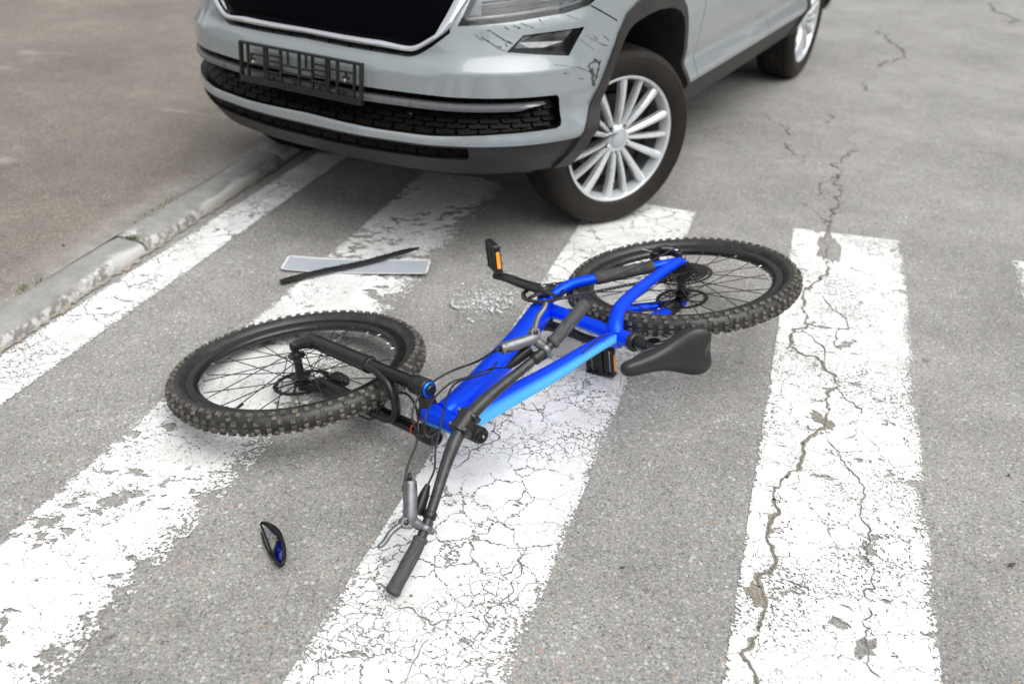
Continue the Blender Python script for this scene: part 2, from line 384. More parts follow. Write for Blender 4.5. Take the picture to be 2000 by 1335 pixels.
# ------------------------------------------------------------------ zebra crossing stripes
STR = [ # left-far, right-far, right-near, left-near
    ('narrow worn white crossing stripe running along the kerb', (-.945, 4.085), (-.785, 4.075), (-1.86, .33), (-2.10, .33), dict(seed=1, crack=.7, wear=.9, edge_l=.14, edge_r=.14)),
    ('chipped white crossing stripe passing under the front wheel of the bicycle', (-.425, 3.885), (-.030, 3.80), (-1.088, .30), (-1.474, .30), dict(seed=2, crack=.25, wear=1.9, edge_l=.07, edge_r=.34, chipsize=21, fleck=1.3)),
    ('cracked white crossing stripe passing under the blue frame and handlebar', (.345, 3.66), (.745, 3.515), (-.252, .30), (-.664, .30), dict(seed=3.3, crack=.68, wear=.85, edge_l=.045, edge_r=.10)),
    ('white crossing stripe with two long cracks right of the saddle', (1.118, 3.385), (1.525, 3.292), (.580, .30), (.157, .30), dict(seed=4.6, crack=.40, wear=1.15, edge_l=.035, edge_r=.08, fleck=2.4)),
    ('white crossing stripe of which only a sliver shows at the right edge', (1.888, 3.152), (2.29, 3.03), (1.40, .30), (.985, .30), dict(seed=5.9, crack=.8, wear=.8)),
]
for i, (lab, lf, rf, rn, ln, kw) in enumerate(STR):
    V = []; uvs = []; NU, NV = 4, 24
    for a in range(NV+1):
        v = a/NV; L = np.array(ln)*(1-v)+np.array(lf)*v; R_ = np.array(rn)*(1-v)+np.array(rf)*v
        for b in range(NU+1):
            u = b/NU; p = L*(1-u)+R_*u
            V.append((p[0], p[1], .003)); uvs.append((u, v))
    F = [(a*(NU+1)+b, a*(NU+1)+b+1, (a+1)*(NU+1)+b+1, (a+1)*(NU+1)+b) for a in range(NV) for b in range(NU)]
    o = mk('crossing_stripe', V, F, paint_mat('road_paint_%d' % i, **kw), smooth=False)
    ul = o.data.uv_layers.new(name='UVMap')
    for lp in o.data.loops: ul.data[lp.index].uv = uvs[lp.vertex_index]
    tag(o, lab, 'road marking', 'zebra crossing stripes')

# ------------------------------------------------------------------ cracks in the road
CRK = {
'main': ([[1.288,3.449],[1.239,3.326],[1.207,3.21],[1.173,3.101],[1.136,2.982],[1.089,2.923],[1.019,2.813],[1.018,2.75],[.973,2.668],[.964,2.592],[.918,2.544],[.876,2.497],[.897,2.415],[.949,2.372],[.95,2.319],[.968,2.282],[.965,2.235],[.941,2.197],[.894,2.133],[.879,2.099],[.88,2.049],[.84,1.992],[.792,1.951],[.779,1.92],[.759,1.897],[.729,1.835],[.689,1.804],[.67,1.761],[.654,1.712],[.641,1.665],[.618,1.613],[.597,1.575],[.599,1.54],[.585,1.493],[.581,1.465],[.555,1.421],[.544,1.389],[.541,1.359],[.525,1.318],[.522,1.285],[.509,1.252],[.491,1.229],[.488,1.194],[.485,1.10],[.45,.95],[.42,.6]], .0105, .0020),
'right': ([[.874,1.966],[.87,1.918],[.874,1.85],[.87,1.792],[.874,1.73],[.859,1.676],[.847,1.631],[.855,1.576],[.822,1.527],[.824,1.493],[.803,1.453],[.773,1.41],[.775,1.384],[.771,1.353],[.745,1.333],[.747,1.304],[.748,1.271],[.752,1.24],[.736,1.221],[.754,1.2],[.754,1.10],[.73,.9]], .0040, .0012),
'cross': ([[.592,1.46],[.621,1.451],[.648,1.43],[.673,1.405],[.694,1.393],[.712,1.376],[.733,1.357],[.75,1.338]], .003, .0012),
'a1': ([[1.086,2.805],[1.099,2.743],[1.092,2.658],[1.092,2.6],[1.045,2.519],[1.021,2.464],[1.027,2.418]], .004, .0014),
'a2': ([[.897,2.415],[.896,2.499],[.941,2.545],[.975,2.504],[.982,2.451],[.956,2.378]], .004, .0014),
'a3': ([[.968,2.235],[.973,2.104],[.965,2.046],[.933,1.974],[.896,1.96]], .0035, .0012),
'c1': ([[.069,1.519],[.045,1.478],[.034,1.433],[.013,1.413],[.005,1.376],[-.005,1.334],[-.034,1.316],[-.045,1.282],[-.056,1.243],[-.076,1.211],[-.1,1.2]], .0036, .0012),
'c2': ([[-.067,1.993],[-.031,1.928],[-.073,1.871],[-.099,1.834],[-.135,1.815]], .0040, .0012),
'c3': ([[-.152,1.261],[-.157,1.228],[-.162,1.192],[-.18,1.166]], .003, .001),
'c4': ([[.084,2.114],[.077,2.021],[.112,1.993],[.1,1.945]], .003, .001),
'c5': ([[-.219,1.348],[-.191,1.343],[-.158,1.322],[-.142,1.3],[-.107,1.296]], .0032, .001),
'r1': ([[1.272,3.408],[1.279,3.535],[1.249,3.59],[1.229,3.656]], .005, .003),
'r2': ([[1.272,3.408],[1.316,3.539],[1.381,3.659],[1.441,3.892],[1.497,4.055],[1.515,4.176],[1.597,4.309],[1.663,4.354],[1.735,4.388]], .0055, .0034),
'r3': ([[1.324,3.755],[1.376,3.887],[1.438,3.936],[1.493,4.043]], .006, .003),
'r4': ([[1.346,4.98],[1.366,4.853],[1.393,4.763],[1.409,4.675],[1.421,4.575]], .006, .003),
'r5': ([[1.357,4.498],[1.35,4.362],[1.375,4.339],[1.368,4.261],[1.372,4.162]], .007, .0035),
'r6': ([[2.758,7.296],[2.696,6.872],[2.727,6.739],[2.691,6.549],[2.572,6.332],[2.458,6.244],[2.343,6.112]], .010, .006),
'r7': ([[2.119,5.694],[2.089,5.531],[2.119,5.458]], .009, .005),
'r8': ([[1.73,5.023],[1.702,4.89],[1.636,4.79]], .006, .003),
'r9': ([[2.95,9.2],[2.80,8.8],[2.687,8.503],[2.609,8.171],[2.508,8.078]], .03, .016),
'r10': ([[4.2,8.6],[4.05,8.2],[4.1,7.9],[3.95,7.7]], .02, .01),
}
def crack_mat(name, a, b):
    t = NT(name); co = t.coord(); n = t.noise(co, 170, 4, .7)
    t.principled(Base_Color=t.ramp(n, [(.3, a), (.7, b)]), Roughness=.95, Normal=t.n('Bump', Height=n, Strength=.9, Distance=.005).outputs[0]); return t.m
M['crack_sand'] = crack_mat('crack_sand', (.12, .108, .085), (.33, .305, .255)); M['crack_grey'] = crack_mat('crack_grey', (.095, .09, .084), (.19, .185, .175)); M['crack_dark'] = crack_mat('crack_dark', (.085, .077, .065), (.22, .205, .175))
def smooth1(x, k):
    ker = np.hanning(k+2)[1:-1]; ker /= ker.sum(); return np.convolve(np.pad(x, k//2, mode='edge'), ker, 'valid')[:len(x)]
def crack(path, wid, m, z, name, jit=1.0):
    P = np.array(path, float); L = np.r_[0, np.cumsum(np.linalg.norm(np.diff(P, axis=0), axis=1))]; m_ = max(8, int(L[-1]/.0045)); u = np.linspace(0, L[-1], m_)
    D = np.stack([np.interp(u, L, P[:, 0]), np.interp(u, L, P[:, 1])], 1)
    for k, a in ((23, .011), (9, .0055), (4, .0030)):
        D = D+np.stack([smooth1(crk_rng.normal(0, 1, m_), k), smooth1(crk_rng.normal(0, 1, m_), k)], 1)*a*math.sqrt(k)*.55*jit
    T = np.gradient(D, axis=0); T /= np.linalg.norm(T, axis=1)[:, None]+1e-9; Nn = np.stack([-T[:, 1], T[:, 0]], 1)
    taper = np.minimum(1, np.minimum(np.arange(m_)+.3, m_-np.arange(m_)-.7)/8)
    def wv(): return wid*np.clip(.78+smooth1(crk_rng.normal(0, 1, m_), 15)*1.5+smooth1(crk_rng.normal(0, 1, m_), 4)*.75, .04, 2.6)*taper
    wl, wr = wv(), wv(); V = []; F = []
    for j in range(m_): V += [(*(D[j]+Nn[j]*wl[j]), z), (*(D[j]-Nn[j]*wr[j]), z)]
    for j in range(m_-1): F.append((2*j, 2*j+1, 2*j+3, 2*j+2))
    return mk(name, V, F, m, road, smooth=False)
for k, (P, w1, w2) in CRK.items():
    if k[0] != 'r' or k == 'right':
        q = sum(ord(ch_) for ch_ in k); crk_rng = np.random.default_rng(q); crack(P, w1*(.46 if k == 'main' else .34), M['crack_sand'] if k == 'main' else M['crack_grey'], .0045, 'crack')
        crk_rng = np.random.default_rng(q); crack(P, w2*.48, M['crack_dark'], .0058, 'crack')
    else: crk_rng = np.random.default_rng(len(P)); crack(P, w2*.75, M['crack_grey'], .003, 'crack', 1.6); crk_rng = np.random.default_rng(len(P)); crack(P, w2*.36, M['crack_dark'], .0042, 'crack', 1.6)
# bare patch where the paint has broken away along the main crack at the far end of the stripe
V = []; n = 26; c0 = np.array([1.207, 3.19])
for k in range(n):
    a = 2*math.pi*k/n; r = 1+.22*rng.normal(); d = np.array([.045*math.cos(a)*r, .155*math.sin(a)*r]); c, s = math.cos(-.28), math.sin(-.28)
    V.append((c0[0]+c*d[0]-s*d[1], c0[1]+s*d[0]+c*d[1], .0042))
mk('bare_patch', V, [tuple(range(n))], M['road'], road, smooth=False)
for (cx, cy, sx, sy, rot) in ((.865, 2.06, .022, .05, .5), (.545, 1.40, .02, .035, 0), (.735, 1.265, .03, .022, .7)):
    V = []
    for k in range(16):
        a = 2*math.pi*k/16; r = 1+.25*rng.normal(); x, y = sx*math.cos(a)*r, sy*math.sin(a)*r
        V.append((cx+x*math.cos(rot)-y*math.sin(rot), cy+x*math.sin(rot)+y*math.cos(rot), .0041))
    mk('bare_patch', V, [tuple(range(16))], M['crack_sand'] if sx < .029 else M['road'], road, smooth=False)

# ================================================================== BICYCLE
# local frame: x forward, y bike-up, z to the rider's right; origin at the bottom bracket
BR = np.array([[-.9252813783, .3545225325, -.1352188777], [-.3694500418, -.9230015660, .1081238908], [-.0864648504, .1499842446, .9849002772]])
BO = np.array([.0956557888, 2.3714142987, .1558489446])
BM = Matrix([[*BR[i], BO[i]] for i in range(3)]+[[0, 0, 0, 1]])
bike = empty('bicycle', BM); tag(bike, 'blue mountain bike lying on its left side across the crossing', 'bicycle')
Z = np.array([0, 0, 1.0])
RH = np.array([-.4277, .0570, 0]); FH = np.array([.7366, -.0046, .001]); HT = np.array([.4389, .5470, 0]); ST = np.array([-.4120, .9112, 0])
FF = np.array([.9109, .4119, .0235]); FZ = np.array([-.0214, -.0097, .9997]); CROWN = np.array([.4892, .4358, 0])
BF = np.array([.4880, .2207, .8445]); BZ = np.array([-.7695, -.3479, .5356]); CLAMP = np.array([.4398, .6101, .0422]); SDIR = np.array([-.2963, .9551, 0])
FA = nrm(CROWN-FH+FF*.044)      # fork axis, from axle up to the crown (parallel to the steerer)
WR = .3555

def tube_attr(mb, P, r, n=20, ref=Z, ratio=1.0, power=2.0, cyan=None):
    V, F, ang, al = tube(P, r, n, True, ref, ratio, power)
    # ang 0 = towards ref (z, bike right). v = T x ref decides the sense; cyan(angle, along) gives the pale side
    cy = [cyan(a, l) if cyan else 0.0 for a, l in zip(ang, al)]
    mb.add(V, F, cyan=cy, ang=ang)
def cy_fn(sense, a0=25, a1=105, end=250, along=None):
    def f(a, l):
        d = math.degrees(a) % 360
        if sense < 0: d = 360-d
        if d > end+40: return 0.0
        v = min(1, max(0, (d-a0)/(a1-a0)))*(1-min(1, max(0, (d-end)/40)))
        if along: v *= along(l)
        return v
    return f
# --- frame
mb = MB()
SEAT_TOP = SDIR*.375
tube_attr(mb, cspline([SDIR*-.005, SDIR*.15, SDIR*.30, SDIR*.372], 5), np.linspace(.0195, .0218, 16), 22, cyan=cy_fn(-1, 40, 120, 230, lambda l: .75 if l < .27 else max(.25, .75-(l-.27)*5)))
mb.add(*cyl(-Z*.0365, Z*.0365, .0215, 24, bev=.002), cyan=[0]*(24*4), ang=[0]*(24*4))
frame = mb.build('frame', M['frame'], bike)
mb = MB()
TT = cspline([(.442, .538, .0), (.37, .512, .002), (.287, .478, .003), (.198, .440, .003), (.102, .392, .002), (.02, .345, 0), (-.05, .312, 0), (-.098, .300, 0)], 6)
n_ = len(TT); rr = np.interp(np.linspace(0, 1, n_), [0, .12, .4, .7, .92, 1], [.031, .028, .0235, .0195, .0175, .018])
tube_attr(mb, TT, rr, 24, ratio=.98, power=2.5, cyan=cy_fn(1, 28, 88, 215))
top_tube = mb.build('top_tube', M['frame'], frame)
mb = MB()
DT = cspline([(.457, .478, 0), (.425, .462, .0), (.35, .392, .0), (.26, .297, .0), (.165, .197, .0), (.085, .100, .0), (.028, .028, .0), (.005, .0, 0)], 6)
n_ = len(DT); rr = np.interp(np.linspace(0, 1, n_), [0, .1, .35, .6, .85, 1], [.030, .034, .0345, .0345, .034, .026])
tube_attr(mb, DT, rr, 24, ratio=.95, power=2.7)
down_tube = mb.build('down_tube', M['frame'], frame)
mb = MB()
HB = HT-ST*.11
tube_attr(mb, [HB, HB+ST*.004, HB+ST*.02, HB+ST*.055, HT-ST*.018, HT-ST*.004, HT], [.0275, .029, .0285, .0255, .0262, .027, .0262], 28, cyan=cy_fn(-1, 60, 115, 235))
# gusset that blends head, top and down tube
tube_attr(mb, cspline([HB+ST*.03+np.array([-.012, 0, 0]), np.array([.41, .485, 0]), np.array([.375, .465, 0])], 4), [.022, .024, .025, .024, .022, .019, .016, .012, .006], 16)
mb.build('head_tube', M['frame'], frame)
for s in (1, -1):
    mb = MB()
    P = cspline([(-.085, .305, .004*s), (-.098, .278, .028*s), (-.135, .232, .047*s), (-.20, .182, .055*s), (-.29, .125, .061*s), (-.38, .078, .067*s), (-.424, .058, .069*s)], 6)
    tube_attr(mb, P, np.interp(np.linspace(0, 1, len(P)), [0, .15, .5, .85, 1], [.0200, .0195, .0165, .0150, .0135]), 16, ratio=1.12)
    mb.add(*cyl(RH+Z*s*.063, RH+Z*s*.0735, .0165, 18, bev=.002), cyan=[0]*72, ang=[0]*72)
    mb.build('seatstay', M['frame'], frame)
    mb = MB()
    P = cspline([(-.012, -.004, .022*s), (-.055, -.010, .038*s), (-.10, -.010, .050*s), (-.17, .006, .056*s), (-.27, .024, .061*s), (-.36, .043, .066*s), (-.425, .055, .068*s)], 6)
    tube_attr(mb, P, np.interp(np.linspace(0, 1, len(P)), [0, .25, .6, 1], [.0185, .0168, .0150, .0135]), 16, ratio=1.1)
    mb.build('chainstay', M['frame'], frame)
# cross bridge between the seatstays, cable stops
mb = MB(); tube_attr(mb, [(-.128, .238, -.045), (-.128, .238, .045)], .008, 12); mb.build('stay_bridge', M['frame'], frame)
P = cspline([(-.165, .006, .056), (-.22, .016, .059), (-.29, .028, .0625), (-.345, .039, .0655)], 6)
V, F, a, l = tube(P, np.interp(np.linspace(0, 1, len(P)), [0, .05, .5, .95, 1], [.0180, .0200, .0190, .0188, .0165])+.0006*np.sin(np.arange(len(P))*2.3), 16, True, Z, 1.15)
mk('chainstay_guard', V, F, simple('neoprene', (.03, .029, .028), .75, var=.2, scale=500, bump=.4, dirt=(.12, .1, .08), dirt_amt=.4, dirt_scale=40), frame, auto=60)
# lettering on the left chainstay
fc = bpy.data.curves.new('lettering', 'FONT'); fc.body = 'ABEL'; fc.size = .030; fc.extrude = .0004; fc.space_character = 1.15
fo = bpy.data.objects.new('lettering', fc); COL.objects.link(fo)
bpy.context.view_layer.update()
dg = bpy.context.evaluated_depsgraph_get(); tm = bpy.data.meshes.new_from_object(fo.evaluated_get(dg)); bpy.data.objects.remove(fo)
lo = bpy.data.objects.new('lettering', tm); COL.objects.link(lo); lo.parent = frame
ax_ = nrm(np.array([-.19, .037, -.010])); lo.matrix_local = Matrix(((ax_[0], 0, 0, -.205), (ax_[1], .12, .99, .026), (ax_[2], .99, -.12, -.0655), (0, 0, 0, 1)))
lo.matrix_local = frame_mat((-.200, .0235, -.0725), (.05, .98, .2), (-.98, .19, -.02)); tm.materials.append(simple('pale_blue_print', (.05, .45, .85), .4))
# seat collar, post, saddle
mb = MB(); mb.add(*cyl(SDIR*.366, SDIR*.386, .0262, 24, bev=.003)); mb.add(*box(SDIR*.375+np.array([-.026, -.008, 0]), .007, .008, .010, bev=.002)); mb.build('seat_clamp', M['black_plastic'], bike)
mb = MB(); mb.add(*cyl(SDIR*.36, SDIR*.452, .0165, 22)); mb.add(*cyl(SDIR*.445+np.array([-.004, 0, -.024]), SDIR*.445+np.array([-.004, 0, .024]), .019, 18, bev=.003))
mb.add(*box(SDIR*.466+np.array([-.008, 0, 0]), .024, .006, .026, bev=.003)); post = mb.build('seatpost', M['gloss_black'], bike)
def saddle():
    st = [0, .03, .08, .18, .30, .42, .54, .66, .77, .86, .93, .98, 1.0]
    hw = [.007, .0155, .0195, .0215, .024, .0285, .038, .0520, .0645, .0680, .0640, .0540, .040]
    ty = [-.012, -.004, .0, .001, -.001, -.003, -.004, -.002, .003, .007, .008, .006, .003]
    dp = [.012, .021, .026, .029, .031, .033, .035, .036, .036, .034, .030, .024, .018]
    V = []; F = []; n = 22; x0, x1, y0 = -.006, -.256, .512
    for t_, w_, y_, d_ in zip(st, hw, ty, dp):
        for k in range(n):
            a = -math.pi*.5*1.28+math.pi*1.28*k/(n-1)     # over the top, from left skirt to right skirt
            z = w_*math.copysign(abs(math.sin(min(max(a, -math.pi/2), math.pi/2)))**.85, a)
            if abs(a) > math.pi/2: z = math.copysign(w_*(1-.10*(abs(a)-math.pi/2)/.45), a)
            y = -d_*.62*(1-abs(math.cos(min(abs(a), math.pi/2)))**.75) - (d_*.75*(abs(a)-math.pi/2)/.45 if abs(a) > math.pi/2 else 0)
            groove = 0
            x = x0+(x1-x0)*t_
            if t_ > .6: x += (.020*math.exp(-(z/.022)**2)-.004*math.exp(-((abs(z)-.040)/.016)**2))*((t_-.6)/.4)**1.6
            V.append((x, y0+y_+y-groove, z))
    m = len(st)
    for i in range(m-1):
        for k in range(n-1): q = i*n+k; F.append((q, q+n, q+n+1, q+1))
    F.append(tuple(range(n))); F.append(tuple(range((m-1)*n, m*n))[::-1])
    for i in range(m-1): F.append((i*n, i*n+n-1, (i+1)*n+n-1, (i+1)*n))
    o = mk('saddle', V, F, M['saddle'], bike)
    s = o.modifiers.new('sub', 'SUBSURF'); s.levels = 2; s.render_levels = 2
    return o
sad = saddle()
for s in (-1, 1):
    P = cspline([(-.035, .488, .010*s), (-.06, .474, .017*s), (-.10, .462, .021*s), (-.16, .462, .022*s), (-.205, .474, .030*s), (-.235, .490, .038*s)], 5)
    mk('seat_rail', *tube(P, .0036, 10)[:2], M['dark_metal'], sad)

# --- wheels
def build_wheel(name_parent, hub, axis, cassette):
    Wm = frame_mat(hub, axis, (0, 1, 0))     # local z = axis (bike right)
    # rim
    rp = [(.2965, .0135), (.2990, .0145), (.2990, .0125), (.288, .0115), (.276, .009), (.2715, .004), (.2712, 0), (.2715, -.004), (.276, -.009), (.288, -.0115), (.2990, -.0125), (.2990, -.0145), (.2965, -.0135), (.285, -.0142), (.272, -.0108), (.2665, -.005), (.2662, 0), (.2665, .005), (.272, .0108), (.285, .0142)]
    V, F = lathe(rp, 96, True)
    rim = mk('wheel', V, F, M['matte_black'], bike, auto=50); rim.matrix_local = Wm
    # tyre carcass
    n = 18; prof = []
    for k in range(n+1):
        a = math.radians(-152+304*k/n); prof.append((.3225+.0265*math.cos(a), .0275*math.sin(a)))
    V, F = lathe(prof, 120); tyre = mk('tyre', V, [f[::-1] for f in F], M['rubber'], rim)
    # knobs
    mb = MB(); N_ = 74
    def knob(th, psi, l, w_, h, tw=0.0):
        a = math.radians(psi); e_r = np.array([math.cos(th), math.sin(th), 0]); e_t = np.array([-math.sin(th), math.cos(th), 0]); e_z = Z
        nn = e_r*math.cos(a)+e_z*math.sin(a); ww = -e_r*math.sin(a)+e_z*math.cos(a)
        c = e_r*(.3225+.0255*math.cos(a))+e_z*.0265*math.sin(a)
        t_ = e_t*math.cos(tw)+ww*math.sin(tw); w2 = -e_t*math.sin(tw)+ww*math.cos(tw)
        V = []
        for hh, sc in ((0, 1.12), (h, .92)):
            for i, j in ((-1, -1), (1, -1), (1, 1), (-1, 1)): V.append(c+nn*hh+t_*l*.5*i*sc+w2*w_*.5*j*sc)
        mb.add(V, [(4, 5, 6, 7), (0, 1, 5, 4), (1, 2, 6, 5), (2, 3, 7, 6), (3, 0, 4, 7)])
    for k in range(N_):
        th = 2*math.pi*k/N_; hf = math.pi/N_
        if k % 2 == 0:
            for s in (-1, 1): knob(th, 15*s, .0112, .0088, .0064); knob(th+hf, 42*s, .0103, .0094, .0062, .2*s)
        else:
            for s in (-1, 1): knob(th, 20*s, .0108, .0106, .0064); 
        for s in (-1, 1): knob(th+hf*.6, 66*s, .0118 if k % 2 else .0150, .0118, .0064, -.15*s)
    kn = mb.build('tread_knobs', M['knob'], tyre, smooth=False); kn['kind'] = 'stuff'
    # hub
    if cassette: hp = [(.0, -.066), (.008, -.066), (.008, -.055), (.021, -.052), (.021, -.047), (.012, -.042), (.012, -.036), (.028, -.034), (.028, -.031), (.015, -.026), (.0135, .0), (.016, .020), (.028, .023), (.028, .026), (.017, .028), (.017, .060), (.008, .062), (.008, .066), (0, .066)]
    else: hp = [(.0, -.056), (.0095, -.056), (.0095, -.050), (.020, -.048), (.020, -.043), (.0135, -.040), (.0135, -.034), (.027, -.032), (.027, -.029), (.0125, -.024), (.0120, .0), (.0125, .026), (.024, .030), (.024, .033), (.013, .036), (.0095, .045), (.0095, .056), (0, .056)]
    V, F = lathe(hp, 24); mk('hub', V, F, M['matte_black'], rim, auto=35)
    # spokes: 28, crossed
    zl, zr = (-.0325, .0245) if cassette else (-.0305, .0315)
    V, F = cyl((0, 0, 0), (0, 0, 1), .00145, 6); sm = bpy.data.meshes.new('spoke'); sm.from_pydata([tuple(v) for v in V], [], F); sm.materials.append(M['spoke_steel'])
    V, F = cyl((0, 0, 0), (0, 0, .012), .0025, 8, .0019); nm_ = bpy.data.meshes.new('spoke_nipple'); nm_.from_pydata([tuple(v) for v in V], [], F); nm_.materials.append(M['steel'])
    for k in range(28):
        side = 1 if k % 2 == 0 else -1; lead = 1 if (k//2) % 2 == 0 else -1
        a_r = 2*math.pi*(k+.5)/28; a_h = a_r+lead*math.radians(68); fr = .0255
        h_ = np.array([fr*math.cos(a_h), fr*math.sin(a_h), zr if side > 0 else zl]); r_ = np.array([.2685*math.cos(a_r), .2685*math.sin(a_r), .003*side])
        d = r_-h_; L = np.linalg.norm(d); fm = frame_mat(h_, d)
        o = inst(sm, 'spoke', rim, fm @ Matrix.Diagonal((1, 1, L, 1)))
        inst(nm_, 'spoke_nipple', rim, frame_mat(r_, -d))
    # valve
    va = math.radians(200 if cassette else 315); V, F = cyl((.266*math.cos(va), .266*math.sin(va), 0), (.232*math.cos(va), .232*math.sin(va), 0), .0027, 8); mk('valve', V, F, M['black_plastic'], rim)
    # brake rotor (left side): wavy ring with arms
    mb = MB(); zr_ = -.0505 if not cassette else -.0535; n = 72; V = []
    for k in range(n):
        a = 2*math.pi*k/n; ro = .0800+.0012*math.sin(a*18); ri = .0665+.0014*math.sin(a*18+1)
        for r_, z_ in ((ri, -.0009), (ro, -.0009), (ro, .0009), (ri, .0009)): V.append((r_*math.cos(a), r_*math.sin(a), zr_+z_))
    F = [(k*4+i, ((k+1) % n)*4+i, ((k+1) % n)*4+(i+1) % 4, k*4+(i+1) % 4) for k in range(n) for i in range(4)]; mb.add(V, F)
    for k in range(6):
        a = 2*math.pi*k/6; b = a+.55
        p0 = np.array([.018*math.cos(a), .018*math.sin(a), zr_]); p1 = np.array([.068*math.cos(b), .068*math.sin(b), zr_]); d = nrm(p1-p0)
        mb.add(*box((p0+p1)/2, np.linalg.norm(p1-p0)/2, .0032, .0009, [d, np.cross(Z, d), Z]))
    mb.add(*cyl((0, 0, zr_-.0012), (0, 0, zr_+.0012), .022, 24))
    mb.build('brake_rotor', M['dark_metal'], rim, auto=30)
    return rim
fw_ = build_wheel('front', FH, FZ, False); tag(fw_, 'front wheel of the bicycle with fork legs either side')
rw_ = build_wheel('rear', RH, Z, True); tag(rw_, 'rear wheel of the bicycle with sprockets')

# --- cassette on the rear hub
def gear(r, teeth, z0, z1, hole=None, depth=.0035, n_per=4):
    V = []; F = []; n = teeth*n_per; pat = [0, .9, 1, .25]
    for k in range(n):
        a = 2*math.pi*k/n; ro = r-depth+depth*pat[k % n_per]
        for q, z in ((ro, z0), (ro, z1)): V.append((q*math.cos(a), q*math.sin(a), z))
        for q, z in ((hole or .012, z1), (hole or .012, z0)): V.append((q*math.cos(a), q*math.sin(a), z))
    for k in range(n):
        for i in range(4): F.append((k*4+i, ((k+1) % n)*4+i, ((k+1) % n)*4+(i+1) % 4, k*4+(i+1) % 4))
    return V, F
mb = MB()
teeth = [46, 40, 36, 32, 28, 24, 21, 18, 15, 13, 11]
for i, tn in enumerate(teeth):
    r = tn*.0127/(2*math.pi)+.002; z = .0280+i*.0034
    V, F = gear(r, tn, z, z+.0017, max(.012, r-.011)); mb.add(xf(V, frame_mat(RH, Z, (0, 1, 0))), F)
mb.add(*cyl(RH+Z*.028, RH+Z*.064, .0165, 24))
cas = mb.build('cassette', M['dark_metal'], bike, auto=25)

# --- crankset
CZ = .0455; CRR = .0665
mb = MB(); V, F = gear(CRR, 32, CZ-.0012, CZ+.0012, .0535, .0042); mb.add(V, F)
ring = mb.build('chainring', M['dark_metal'], bike, auto=25)
CD = np.array([.5274, -.8496, 0])
def crank_arm(s, d):
    mb = MB(); q = np.array([-d[1], d[0], 0])
    P = [Z*s*.054+d*-.012, Z*s*.058+d*.012, Z*s*.061+d*.05, Z*s*.066+d*.09, Z*s*.0735+d*.13, Z*s*.076+d*.172, Z*s*.076+d*.183]
    P = cspline(P, 5); rr = np.interp(np.linspace(0, 1, len(P)), [0, .1, .3, .6, .9, .97, 1], [.014, .0215, .0195, .0172, .0160, .0150, .010])
    mb.add(*tube(P, rr, 16, True, q, .56, 3.0)[:2])
    mb.add(*cyl(Z*s*.040, Z*s*.0690, .0200, 22, bev=.002)); mb.add(*cyl(Z*s*.068, Z*s*.0708, .0135, 20))
    return mb
mb = crank_arm(1, CD)
for k in range(4):
    a = math.radians(20+90*k); d = np.array([math.cos(a), math.sin(a), 0]); p0 = d*.014+Z*.053; p1 = d*.056+Z*(CZ+.003)
    mb.add(*tube(cspline([p0, (p0+p1)/2, p1], 3), [.0115, .0105, .0095, .0088, .0082, .008, .0078], 10, True, np.cross(Z, d), .45, 2.8)[:2])
cr_r = mb.build('crank_arm', M['crank'], bike, auto=45)
V, F = lathe([(.0, 0), (.006, 0), (.0065, .0012), (.0105, .0012), (.011, 0)], 20); mk('crank_bolt', xf(V, frame_mat(Z*.0712, Z)), F, M['steel'], cr_r)
# groove pressed along the outer face of the arm
mb = MB(); q = np.array([-CD[1], CD[0], 0]); P = cspline([Z*.0716+CD*.050, Z*.0758+CD*.09, Z*.0820+CD*.130, Z*.0842+CD*.150], 4)
mb.add(*tube(P, .0042, 8, True, q, .25)[:2]); mb.build('arm_recess', M['gloss_black'], cr_r)
cr_l = crank_arm(-1, -CD).build('crank_arm', M['crank'], bike, auto=45)
def pedal(centre, spin, axis_dir, d):
    """platform pedal: spindle along axis_dir, depth along d"""
    a = nrm(axis_dir); d = nrm(np.asarray(d, float)-a*(np.asarray(d, float)@a)); h = np.cross(a, d); mb = MB(); c = np.asarray(centre, float)
    A = [d, a, h]
    mb.add(*cyl(c-a*.062, c+a*.045, .0078, 14)); mb.add(*cyl(c-a*.042, c+a*.042, .0115, 14, bev=.002))
    for s in (-1, 1):
        mb.add(*box(c+d*s*.040, .0050, .044, .0105, A, .002))                       # front and rear rails
        mb.add(*box(c+a*s*.0420, .041, .0040, .0095, A, .002))                      # end plates
        mb.add(*box(c+d*s*.0205, .0035, .042, .0095, A, .001))
    for s in (-1, 1):                                                               # pins
        for u in (-.038, -.013, .013, .038):
            for v in (-1, 1): mb.add(*cyl(c+d*s*.040+a*u+h*v*.012, c+d*s*.040+a*u+h*v*.0158, .0014, 6))
    o = mb.build('pedal', M['black_plastic'], bike, auto=35)
    for s in (-1, 1):
        mk('reflector', *box(c+d*s*.0458, .0010, .026, .0058, A, .0006), M['amber'], o, smooth=False)
    return o
pr = pedal(CD*.172+Z*.138+np.array([.004, -.004, 0]), 0, Z, np.array([-.02, -1.0, 0])); tag(pr, 'pedal sticking up with an amber reflector')
pl_ = pedal(-CD*.172-Z*.136+np.array([-.010, .006, -.004]), 0, -Z, np.array([-.62, .785, 0])); tag(pl_, 'pedal underneath resting on the white stripe')

